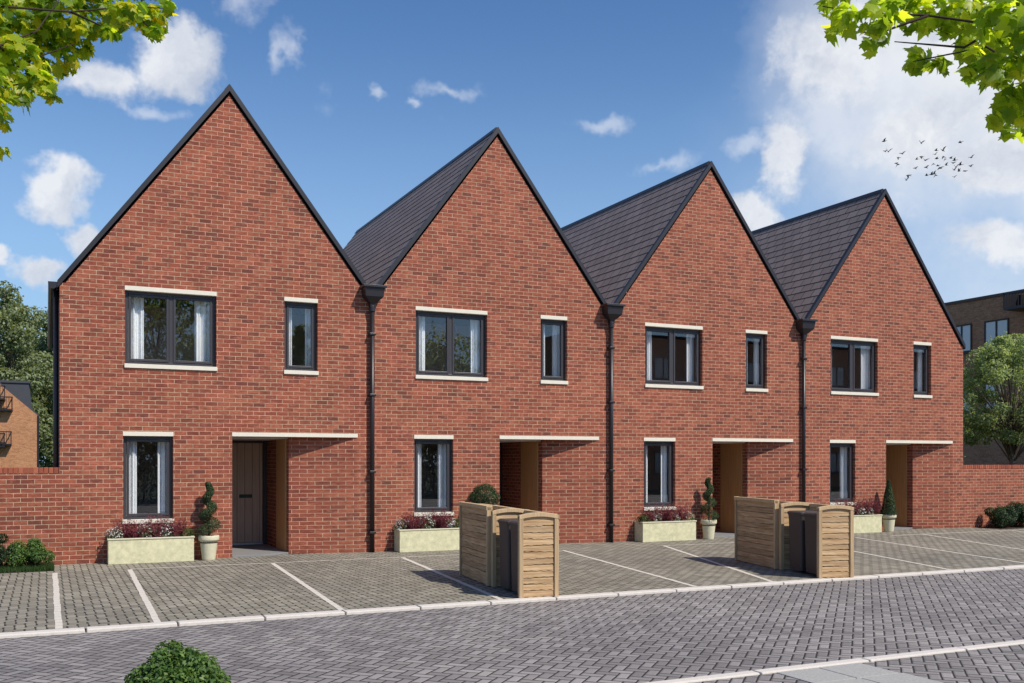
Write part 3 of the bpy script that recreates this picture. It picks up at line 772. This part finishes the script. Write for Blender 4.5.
shrub('low_shrub', (-1.15,17.52,0), .3, .22, .45, 3000, .036, M['bushdark'], 53, 'low dark shrub at the left edge of the left bed', 'shrubs along the left garden wall', 10)
for k, (x, s, lb) in enumerate(((22.25,.40,'rounded dark shrub nearest the right end house, under the right garden wall'),(22.85,.42,'rounded dark shrub at the right edge, second from the right end house'),
                            (23.4,.4,'rounded dark shrub at the far right edge of the picture'))):
    shrub('dark_shrub', (x,17.55,0), s, .30, .68+.04*k, 5000, .045, M['bushdark'], 60+k, lb, 'dark shrubs under the right garden wall', 11)
r = np.random.default_rng(77); n_ = 16000
P = np.stack([r.uniform(-3,.10,n_), r.uniform(17.03,17.98,n_), np.full(n_,.004)],1); H = r.uniform(.04,.10,n_); ang = r.uniform(0,2*PI,n_); wv = np.stack([np.cos(ang),np.sin(ang),np.zeros(n_)],1)*.004
tip = P + np.stack([r.normal(0,.015,n_), r.normal(0,.015,n_), H],1); v = np.stack([P-wv,P+wv,tip],1).reshape(-1,3)
g = link('grass', np_mesh('grass', v, np.arange(3*n_).reshape(n_,3), M['grass'])); g['kind'] = 'stuff'; g['label'] = 'short green grass growing round the shrubs by the left garden wall'

# ------------------------------------------------------------------ trees
def tree(loc, H, cr, seed, mat, leaf, nleaf, label, group, name='broadleaf_tree', base=.28, trunk=.16, clumps=46, crad=(.20,.36)):
    r = np.random.default_rng(seed); root = empty(name, loc); tag(root, label, 'tree', group)
    t = MB(); bend = r.normal(0,.02*H,(4,2))
    tp = [(bend[k,0]*k/3, bend[k,1]*k/3, H*.8*k/3) for k in range(4)]; t.tube(tp, [trunk,trunk*.75,trunk*.45,trunk*.12], 9)
    V=[];F=[];k=0; zc = H*(base+1)/2; hz = H*(1-base)/2
    for c in range(clumps):
        d = dirs(1,r)[0]; q = r.uniform(.25,1)**.5
        prof = 1 - .35*max(0,d[2])
        ctr = np.array([cr*d[0]*q*prof, cr*d[1]*q*prof, zc+hz*d[2]*q*.92]); rad = cr*r.uniform(*crad)
        s = np.array(tp[1]) + (np.array(tp[2])-np.array(tp[1]))*r.uniform(0,1); s[2] = min(s[2], ctr[2]*.9)
        mid = (s+ctr)/2 + np.array([0,0,.03*H]); t.tube([s,mid,ctr],[trunk*.20,trunk*.11,trunk*.04],5)
        m_ = int(nleaf/clumps*r.uniform(.6,1.4)); P,N = clump_shell(ctr, rad, m_, .75, r, .6)
        v,f = leaf_quads(P,N,leaf*r.uniform(.7,1.25,m_),leaf*.6,.2,r); V.append(v);F.append(f+k);k+=len(v)
        for _ in range(3):        # sprigs poking out of the outline
            e = ctr + dirs(1,r)[0]*rad*1.3; P = np.linspace(ctr,e,9)[3:] + r.normal(0,leaf*.25,(6,3))
            v,f = leaf_quads(P,dirs(6,r),leaf,leaf*.55,.2,r); V.append(v);F.append(f+k);k+=len(v)
    t.build('trunk', M['bark'], root, smooth=True)
    link('crown', np_mesh('crown', np.concatenate(V), np.concatenate(F), mat), root); return root
tree((-3.3,98,-.5), 18.5, 4.2, 101, M['fartree'], .34, 24000, 'tall grey-green tree far behind the left garden wall, left edge of the picture', 'trees far behind the left garden wall', base=.06, clumps=95)
tree((1.6,104,-.5), 19, 3.8, 102, M['fartree'], .34, 24000, 'tall grey-green tree rising close to the left side of the leftmost house', 'trees far behind the left garden wall', base=.06, clumps=95)
tree((-9.5,100,-.5), 19, 5, 103, M['fartree'], .34, 14000, 'broad grey-green tree beyond the orange brick building, at the left', 'trees far behind the left garden wall', base=.06, clumps=95)
tree((0.2,112,-.5), 16.5, 5.5, 104, M['fartree'], .36, 22000, 'rearmost grey-green tree between the two tall trees at the left', 'trees far behind the left garden wall', base=.03, clumps=95)
tree((27.1,21.0,-.05), 5.9, 1.85, 105, M['midtree'], .085, 21000, 'leafy green tree with pale trunk behind the right garden wall', None, base=.36, trunk=.13, clumps=95, crad=(.13,.24))
tree((25.6,22.3,-.05), 4.2, .95, 106, M['midtree'], .085, 7000, 'smaller green tree tucked between the right end house and the leafy tree', None, base=.25, trunk=.06, clumps=40, crad=(.14,.26))
# trees over the road, seen mirrored in the upstairs windows
for k, (x, y, H, cr, lb) in enumerate(((5,-14,13,3.6,'tall street tree mirrored in the upstairs window of the leftmost house'),(20.5,-15,8.9,3.3,'lower street tree mirrored in the upstairs window of the second house'),(12,-16,9.3,2.2,'slim street tree mirrored in the narrow upstairs window of the leftmost house'))):
    tree((x,y,-.08), H, cr, 110+k, M['midtree'], .26, 7500, lb, 'street trees behind the viewpoint', 'street_tree', base=.12, clumps=50)

root = empty('added_hedge', (6,-10.5,-.08)); tag(root, 'tall dark hedgerow added unseen across the road, darkening the ground floor window reflections', 'added_hedge')  # added unseen so the ground floor panes mirror dark foliage, not pale sky
r = np.random.default_rng(140); n_ = 16000
P = np.stack([r.uniform(-12,14,n_), r.normal(0,.35,n_), 3.1*r.uniform(0,1,n_)**.8 + r.normal(0,.1,n_)],1); P[:,2] = np.abs(P[:,2])
v,f = leaf_quads(P, r.normal(size=(n_,3))+np.array([0,.6,.3]), .20, .13, .2, r); link('foliage', np_mesh('foliage', v, f, M['bushdark']), root)
st = MB()
for k in range(40): st.tube([(-12+k*.66,0,-.05),(-12+k*.66+r.normal(0,.1),r.normal(0,.1),2.4)],[.05,.02],6)
st.build('stem', M['twig'], root)

# maples whose branches hang into the top corners
LEFT =[ (-0.08,3.68,3.21,0.100),(0.04,3.65,3.25,0.101),(0.15,3.73,3.29,0.091),(-0.08,3.45,2.99,0.088),(0.01,3.74,3.13,0.089),(0.09,3.82,3.23,0.071),(0.20,2.99,3.01,0.057),(0.33,3.68,3.30,0.063),(0.18,3.30,3.07,0.028),(0.31,3.32,3.10,0.029),(0.32,2.98,3.04,0.023),(-0.10,3.73,2.99,0.061),(-0.01,3.28,2.87,0.039),(0.02,3.85,3.02,0.025),(-0.06,3.29,2.80,0.021),(-0.13,3.61,2.83,0.023),(-0.13,3.45,2.70,0.025),(-0.23,3.71,3.16,0.149),(-0.20,3.28,2.82,0.117),(-0.23,3.27,3.13,0.146),(-0.05,3.76,3.42,0.137),(0.13,3.67,3.42,0.120),(0.27,3.42,3.32,0.082) ]
RIGHT =[ (2.18,2.34,3.14,0.028),(1.87,1.93,2.88,0.041),(2.16,2.29,3.04,0.024),(1.93,1.87,2.87,0.056),(2.34,2.30,3.04,0.034),(2.29,2.05,3.03,0.069),(2.38,2.00,3.02,0.069),(2.46,2.24,2.99,0.041),(2.43,2.12,2.92,0.033),(2.55,2.06,3.01,0.084),(2.16,1.67,2.83,0.074),(2.26,1.87,2.81,0.041),(2.15,1.70,2.72,0.050),(2.26,1.74,2.67,0.046),(2.24,1.76,2.62,0.029),(2.67,2.06,2.74,0.027),(2.28,1.67,2.75,0.101),(2.39,1.75,2.66,0.080),(2.53,1.84,3.02,0.140),(2.57,2.10,3.23,0.122),(2.41,2.26,3.25,0.109),(2.12,2.20,3.13,0.053) ]
LBR =[ [(-0.29,3.34,3.03),(-0.13,3.38,3.12),(0.07,3.40,3.15),(0.24,3.42,3.21),(0.38,3.47,3.25)],[(-0.31,3.36,2.86),(-0.13,3.38,3.00),(-0.03,3.45,3.09),(0.06,3.51,3.27)],[(-0.31,3.36,2.86),(-0.19,3.52,2.90),(-0.08,3.58,2.96),(0.01,3.65,2.96)],[(-0.31,3.36,2.86),(-0.18,3.41,2.76),(-0.13,3.49,2.71)],[(-0.13,3.38,3.00),(-0.09,3.47,2.97),(-0.02,3.55,3.05),(0.08,3.50,3.09)],[(0.24,3.42,3.21),(0.31,3.45,3.16)],[(0.07,3.40,3.15),(0.18,3.34,3.09)] ]
RBR =[ [(2.47,1.71,2.90),(2.37,1.87,2.93),(2.23,1.99,2.98),(2.09,2.11,3.01),(2.03,2.19,3.05)],[(2.37,1.87,2.93),(2.36,1.98,2.91),(2.31,2.06,2.94),(2.26,2.14,2.97)],[(2.47,1.71,2.90),(2.37,1.75,2.74),(2.35,1.82,2.64)],[(2.23,1.99,2.98),(2.14,2.08,2.95),(2.06,2.18,2.98)],[(2.37,1.75,2.74),(2.29,1.85,2.85),(2.15,1.97,2.83)] ]
def maple(base, top, joints, clusters, branches, mat, size, label, seed, dens):
    r = np.random.default_rng(seed); root = empty('maple_tree', base); tag(root, label, 'tree', 'maples overhanging the top corners')
    b = np.array(base); t = MB()
    t.tube([(0,0,-.05),(.02,.02,.9),tuple(np.array(top)-b)], [.10,.08,.045], 10)
    for j in joints: t.tube([tuple(np.array(top)-b), tuple((np.array(top)+np.array(j))/2-b+np.array([0,0,.05])), tuple(np.array(j)-b)], [.03,.02,.008], 7)
    for br in branches: t.tube([tuple(np.array(q)-b) for q in br], list(np.linspace(.0045,.0014,len(br))), 6)
    V=[];F=[];k=0
    cl = list(clusters)
    for _ in range(26):     # rest of the crown round the trunk, out of the frame
        d = dirs(1,r)[0]; cl.append((top[0]+d[0]*.75*r.uniform(.3,1), top[1]+d[1]*.75*r.uniform(.3,1), top[2]+.45+d[2]*.5, .20))
    for (x,y,z,rad) in cl:
        n_ = max(4, int(dens*(rad/size)**2)); P,N = clump_shell((x,y,z), rad, n_, .9, r, .4); N += np.array([.2,-.5,.5])
        v,f = maple_leaves(P-b,N,size*r.uniform(.65,1.25,n_),r); V.append(v);F.append(f+k);k+=len(v)
    t.build('trunk', M['twig'], root, smooth=True)
    link('crown', np_mesh('crown', np.concatenate(V), np.concatenate(F), mat), root)
maple((-2.0,3.45,0), (-1.85,3.4,2.35), [(-.29,3.34,3.03),(-.31,3.36,2.86)], LEFT, LBR, M['mapleL'], .037, 'green and yellow maple branch hanging into the top left corner', 201, 26)
maple((3.75,.75,0), (3.6,.8,2.45), [(2.47,1.71,2.90)], RIGHT, RBR, M['mapleR'], .045, 'bright green maple branch hanging into the top right corner', 202, 24)

# ------------------------------------------------------------------ buildings behind
def far_window(root, x0, z0, x1, z1, plane, nx, frame, curtain=True):
    """window set on a wall of constant x (plane='x') or constant y; nx = sign of the outward normal"""
    f = MB(); t = .07
    def bx(m, a0, b0, a1, b1, d0, d1):
        if plane[0] == 'x': m.box(min(plane[1]+nx*d0, plane[1]+nx*d1), a0, b0, max(plane[1]+nx*d0, plane[1]+nx*d1), a1, b1)
        else: m.box(a0, min(plane[1]+nx*d0, plane[1]+nx*d1), b0, a1, max(plane[1]+nx*d0, plane[1]+nx*d1), b1)
    bx(f,x0,z0,x0+t,z1,-.03,.05); bx(f,x1-t,z0,x1,z1,-.03,.05); bx(f,x0+t,z0,x1-t,z0+t,-.03,.05); bx(f,x0+t,z1-t,x1-t,z1,-.03,.05); c=(x0+x1)/2; bx(f,c-.04,z0+t,c+.04,z1-t,-.03,.05)
    fr = f.build('window', frame, root)
    g = MB(); bx(g,x0+t,z0+t,c-.04,z1-t,.004,.02); bx(g,c+.04,z0+t,x1-t,z1-t,.004,.02); g.build('pane', M['farglass'], fr)
    s = MB(); bx(s,x0-.05,z0-.09,x1+.05,z0-.002,-.01,.07); s.build('sill', frame, fr)
n = NT('far_window_glass'); M['farglass'] = n.fin((.58,.56,.55), .12, None, 1.0)
M['brownframe'] = plain('brown_window_frame', (.05,.03,.026), .5)
root = empty('apartment_building', (46,36,0)); tag(root, 'dark brown brick flat roofed apartment building behind the right end house', 'building')
b = MB(); b.box(-6,-16,-.1,8,18,9.36); b.build('wall', M['brown'], root)
c = MB(); c.box(-6.06,-16.06,9.362,8.06,18.06,9.50); c.build('parapet', plain('brown_coping', (.10,.07,.055), .7), root)
for (y0, y1) in ((-4.9,-3.6),(-2.9,-1.75),(-8.8,-7.5),(-12.4,-11.1),(1.2,2.5),(5,6.3)):
    for (z0, z1) in ((6.95,8.3),(4.05,5.4)): far_window(root, y0, z0, y1, z1, ('x',-6.0), -1, M['brownframe'])
bl = MB(); bl.box(-7.1,-7.4,8.50,-6.0,-5.45,8.62)
for k in range(14): bl.box(-7.08+.0,-7.38+k*.148,8.62,-7.05,-7.35+k*.148,9.2)
bl.box(-7.1,-7.4,9.2,-7.03,-5.45,9.26); bl.box(-7.1,-5.5,8.62,-6.0,-5.45,9.26); bl.box(-7.1,-7.4,8.62,-6.0,-7.35,9.26)
bl.build('balcony', M['pipe'], root)

root = empty('flats_opposite', (45,-16,-.1)); tag(root, 'brown brick flat roofed flats across the road, mirrored in the right hand windows', 'building')
b = MB(); b.box(-16,-8,0,18,0,9.6); b.build('wall', M['brown'], root)
c = MB(); c.box(-16.06,-8.06,9.602,18.06,.06,9.75); c.build('parapet', M['brownframe'], root)
for k in range(9):
    for z0 in (1.0,4.0,7.0): far_window(root, -14+k*3.6, z0, -12.6+k*3.6, z0+1.4, ('y',0.0), 1, M['brownframe'])

root = empty('gabled_flats', (-7.5,85,0)); tag(root, 'orange brick gabled building with black balconies beyond the left garden wall', 'building')
b = MB(); b.extrude_y([(-6.8,-.2),(6.8,-.2),(6.8,5.29),(0,11.4),(-6.8,5.29)], 0, 9); b.build('wall', M['orange'], root)
rf = MB()
for s in (-1,1):
    o = [(0,11.55),(s*6.9,5.35),(s*6.9,5.15),(0,11.35)]
    if s > 0: o = o[::-1]
    rf.extrude_y(o, .05, 9.2)
rf.build('roof', M['rooffar'], root)
wg = MB(); wg.extrude_y([(4.2,4.5),(6.42,5.7),(6.2,7.78),(4.2,7.78)], .6, 7); wg.box(4.2,.5,7.78,6.3,7.1,7.95)
wg.build('dormer', M['rooffar'], root)
for (x0, x1, z0) in ((3.2,4.62,6.35),(3.6,5.12,5.55),(3.0,4.6,2.75),(3.6,5.05,2.9)):
    bb = MB(); d = -1.1 if x1 < 4.7 else -.7
    bb.box(x0,d,z0,x1,0,z0+.12); bb.box(x0,d,z0+1.0,x1,d+.06,z0+1.08); bb.box(x1-.06,d,z0+1.0,x1,0,z0+1.08); bb.box(x1-.07,d,z0+.12,x1,d+.07,z0+1.0)
    k = x0
    while k < x1-.08: bb.box(k,d,z0+.12,k+.03,d+.03,z0+1.0); k += .18
    bb.build('balcony', M['pipe'], root)
ed = MB(); ed.box(6.8,-.02,-.1,6.95,.1,5.2); ed.build('downpipe', M['pipe'], root)

# ------------------------------------------------------------------ birds
BIRDS=[ (29.77,28.71,14.30),(30.74,29.59,14.28),(34.35,32.88,15.69),(33.54,31.32,15.05),(30.34,28.52,13.68),(32.38,30.55,14.28),(32.74,30.79,14.34),(31.57,28.52,14.42),(36.84,31.11,15.94),(31.81,28.00,14.01),(33.88,29.48,14.71),(34.41,30.34,14.86),(34.17,29.68,14.54),(34.93,30.71,14.85),(36.26,31.42,15.20),(37.94,32.56,15.78),(33.61,28.66,14.04),(36.70,30.42,15.05),(34.85,31.72,15.09),(32.44,29.29,14.21),(30.70,27.53,13.35),(37.33,32.99,15.55),(33.08,29.03,13.85),(33.27,29.08,13.79),(37.31,32.28,15.30),(35.55,30.40,14.65),(35.07,29.62,14.30),(36.93,31.41,14.93),(31.90,27.22,13.04),(36.61,30.98,14.59),(34.60,28.99,13.81),(32.88,27.29,13.33),(34.99,31.33,14.64),(36.30,33.11,15.25),(32.08,28.70,13.24),(35.01,31.05,14.26),(32.94,29.09,13.52),(35.90,31.62,14.49),(36.52,31.15,14.36),(31.49,29.08,13.27),(35.27,32.70,14.47) ]
def bird_mesh(flap):
    m = MB(); m.tube([(-.11,0,0),(-.085,0,.0),(-.03,0,-.005),(.04,0,0),(.085,0,.012),(.11,0,.012),(.128,0,.008)], [.012,.018,.034,.036,.022,.020,.003], 8)
    m.poly([(-.09,.012,0),(-.17,.035,.0),(-.18,0,.004),(-.17,-.035,.0),(-.09,-.012,0)])
    for s in (-1,1):
        e = (.01, s*.10, .10*flap); tip = (-.06, s*.20, .19*flap if flap > 0 else .24*flap)
        a = [(.05,s*.02,.012),(.055,s*.09,.10*flap+.012),tip,(-.035,s*.10,.09*flap),(-.045,s*.02,.006)]
        m.poly(a if s > 0 else a[::-1]); lo = [(x,y,z-.008) for x,y,z in a]; m.poly(lo[::-1] if s > 0 else lo)
    return m.mesh('bird', M['bird'], True)
BM = [bird_mesh(f) for f in (1.1,.55,.05,-.5)]
for k, p in enumerate(BIRDS):
    o = link('bird', BM[random.choice((0,0,1,1,2,3))]); o.location = p
    o.rotation_euler = (random.uniform(-.3,.3), random.uniform(-.25,.25), random.uniform(-.9,.9)+PI*.9)
    s = random.uniform(.52,.80); o.scale = (s,s,s)
    if k == 0: lb = 'topmost left bird of the flock, flying apart from the rest'
    elif k == 8: lb = 'topmost right bird of the flock, wings level, under the maple leaves'
    elif k == 40: lb = 'lowest bird of the flock, at its left underside'
    elif k == 7: lb = 'lone bird flying above the middle of the flock'
    elif k == 38: lb = 'lowest bird on the right side of the flock'
    else: lb = 'small dark bird within the loose flock above the right end gable'
    tag(o, lb, 'bird', 'flock of birds in the sky')

# ------------------------------------------------------------------ camera
TH = 25.3106
cam = D.cameras.new('camera'); co = D.objects.new('camera', cam); COL.objects.link(co)
cam.sensor_width = 36; cam.lens = 983.26/1024*36; cam.shift_y = (460.62-341.5)/1024; cam.clip_end = 3000; cam.clip_start = .05
co.location = (0,0,1.734); co.rotation_euler = (PI/2,0,R(-TH)); scene.camera = co

# ------------------------------------------------------------------ sun and sky
EL, AZ = R(48), R(30)           # azimuth measured from -y towards +x
sd = Vector((math.cos(EL)*math.sin(AZ), -math.cos(EL)*math.cos(AZ), math.sin(EL)))
sl = D.lights.new('sun', 'SUN'); sl.energy = 4.7; sl.angle = R(.5); sl.color = (1.0,.94,.84)
so = D.objects.new('sun', sl); COL.objects.link(so); so.rotation_euler = (-sd).to_track_quat('-Z','Y').to_euler(); so.location = (10,-20,30)

wd = D.worlds.new('World'); scene.world = wd; wd.use_nodes = True
class WT(NT):
    def __init__(s, w): s.t = w.node_tree
w = WT(wd); bg = wd.node_tree.nodes['Background']
sky = w.n('ShaderNodeTexSky', sky_type='NISHITA', sun_disc=False, sun_elevation=EL, sun_rotation=math.atan2(sd.x, sd.y), altitude=50, air_density=1.0, dust_density=.6, ozone_density=2.2)
dirv = w.n('ShaderNodeTexCoord').outputs['Generated']
def sky_dir(az, el):            # az in degrees from +y towards +x
    return Vector((math.sin(R(az))*math.cos(R(el)), math.cos(R(az))*math.cos(R(el)), math.sin(R(el))))
warp = w.n('ShaderNodeTexNoise', {'Vector': dirv, 'Scale': 9.0, 'Detail': 5.0, 'Roughness': .62})
wv = w.n('ShaderNodeVectorMath', {0: warp.outputs['Color'], 1: (.5,.5,.5)}, operation='SUBTRACT').outputs[0]
dw = w.n('ShaderNodeVectorMath', {0: wv, 1: (.12,.12,.09), 2: dirv}, operation='MULTIPLY_ADD').outputs[0]
fbm = w.n('ShaderNodeTexNoise', {'Vector': dirv, 'Scale': 16.0, 'Detail': 9.0, 'Roughness': .62}).outputs['Fac']
def px_dir(px, py):             # photo pixel -> azimuth and elevation of that bit of sky
    x = (px-512)/983.26; z = (460.62-py)/983.26
    return TH + math.degrees(math.atan(x)), math.degrees(math.atan(z/math.hypot(1,x)))
def blob(px, py, rx, ry, soft=1.0):
    az, el = px_dir(px, py); c = sky_dir(az, el)
    right = Vector((c.y, -c.x, 0)).normalized(); up = right.cross(c).normalized()
    k = 1/math.hypot(1,(px-512)/983.26)
    a = rx/983.26*k; b = ry/983.26*k
    d = w.n('ShaderNodeVectorMath', {0: dw, 1: tuple(c)}, operation='SUBTRACT').outputs[0]
    u = w.n('ShaderNodeVectorMath', {0: d, 1: tuple(right/a)}, operation='DOT_PRODUCT').outputs['Value']
    v = w.n('ShaderNodeVectorMath', {0: d, 1: tuple(up/b)}, operation='DOT_PRODUCT').outputs['Value']
    q = w.math('ADD', w.math('MULTIPLY', u, u), w.math('MULTIPLY', v, v))
    return w.math('MAXIMUM', w.math('MULTIPLY', w.math('SUBTRACT', 1.0, w.math('SQRT', q)), soft), 0.0)
def union(bl):
    o = bl[0]
    for b_ in bl[1:]: o = w.math('SMOOTH_MAX', o, b_, .12)
    return o
dense = union([blob(*q) for q in ((175,58,62,44),(110,78,58,38),(58,190,54,34),(90,236,30,26),(42,272,40,22),(3,262,24,20),(830,60,80,60),(870,20,80,40),(775,168,34,48),(745,215,34,26),(935,125,80,44),(1000,165,80,45),(985,250,70,36),(950,30,50,30))])
thin = union([blob(*q) for q in ((165,110,46,13),(245,8,44,26),(282,56,18,36),(370,88,14,10),(405,94,14,10),(660,165,46,16),(740,150,30,16),(830,125,80,50),(900,70,100,50),(870,210,60,20),(450,80,60,14),(600,120,60,14))])
def dens(mask, lo, hi, amp):
    t = w.math('ADD', mask, w.math('MULTIPLY', w.math('SUBTRACT', fbm, .5), amp))
    t = w.math('MULTIPLY', t, w.n('ShaderNodeMapRange', {0: mask, 1: 0.0, 2: .12}).outputs[0])
    return w.n('ShaderNodeMapRange', {0: t, 1: lo, 2: hi}, interpolation_type='SMOOTHSTEP').outputs[0]
d1 = dens(dense, .14, .62, 1.35); d2 = w.math('MULTIPLY', dens(thin, .18, 1.0, 1.7), .5)
haze = union([blob(1000,200,330,330), blob(1010,60,300,230), blob(940,340,260,150)])
veil = w.math('MULTIPLY', w.n('ShaderNodeMapRange', {0: haze, 1: 0.0, 2: .9}, interpolation_type='SMOOTHSTEP').outputs[0], w.math('MULTIPLY_ADD', fbm, .95, .08))
low = w.n('ShaderNodeMapRange', {0: sep(w, dirv)[2], 1: .0, 2: .44, 3: .80, 4: 0.0}, interpolation_type='SMOOTHSTEP').outputs[0]
glow = blob(985,20,240,190)
SKY = .120
skyc = w.mix(1.0, sky.outputs[0], (SKY*.64, SKY*.90, SKY*1.14), 'MULTIPLY')
shade = w.n('ShaderNodeTexNoise', {'Vector': dw, 'Scale': 11.0, 'Detail': 6.0, 'Roughness': .6}).outputs['Fac']
cc = w.ramp(shade, [(.32, (.52,.58,.70)), (.60, (.86,.88,.92))])
skyc = w.mix(low, skyc, (.42,.62,.86)); skyc = w.mix(veil, skyc, (.68,.76,.89)); skyc = w.mix(w.math('MULTIPLY', w.math('POWER', glow, 1.1), .95), skyc, (1.0,.99,.96)); skyc = w.mix(d2, skyc, (.80,.84,.92)); skyc = w.mix(w.math('MULTIPLY', d1, .93), skyc, cc)
w.set(bg.inputs[0], skyc); bg.inputs[1].default_value = 1.0
vs = scene.view_settings; vs.view_transform = 'Standard'; vs.look = 'None'; vs.exposure = 0.0; vs.gamma = 1.0; vs.use_curve_mapping = False
scene.render.engine = 'CYCLES'; scene.cycles.max_bounces = 8; scene.cycles.transparent_max_bounces = 12
scene.cycles.use_denoising = True
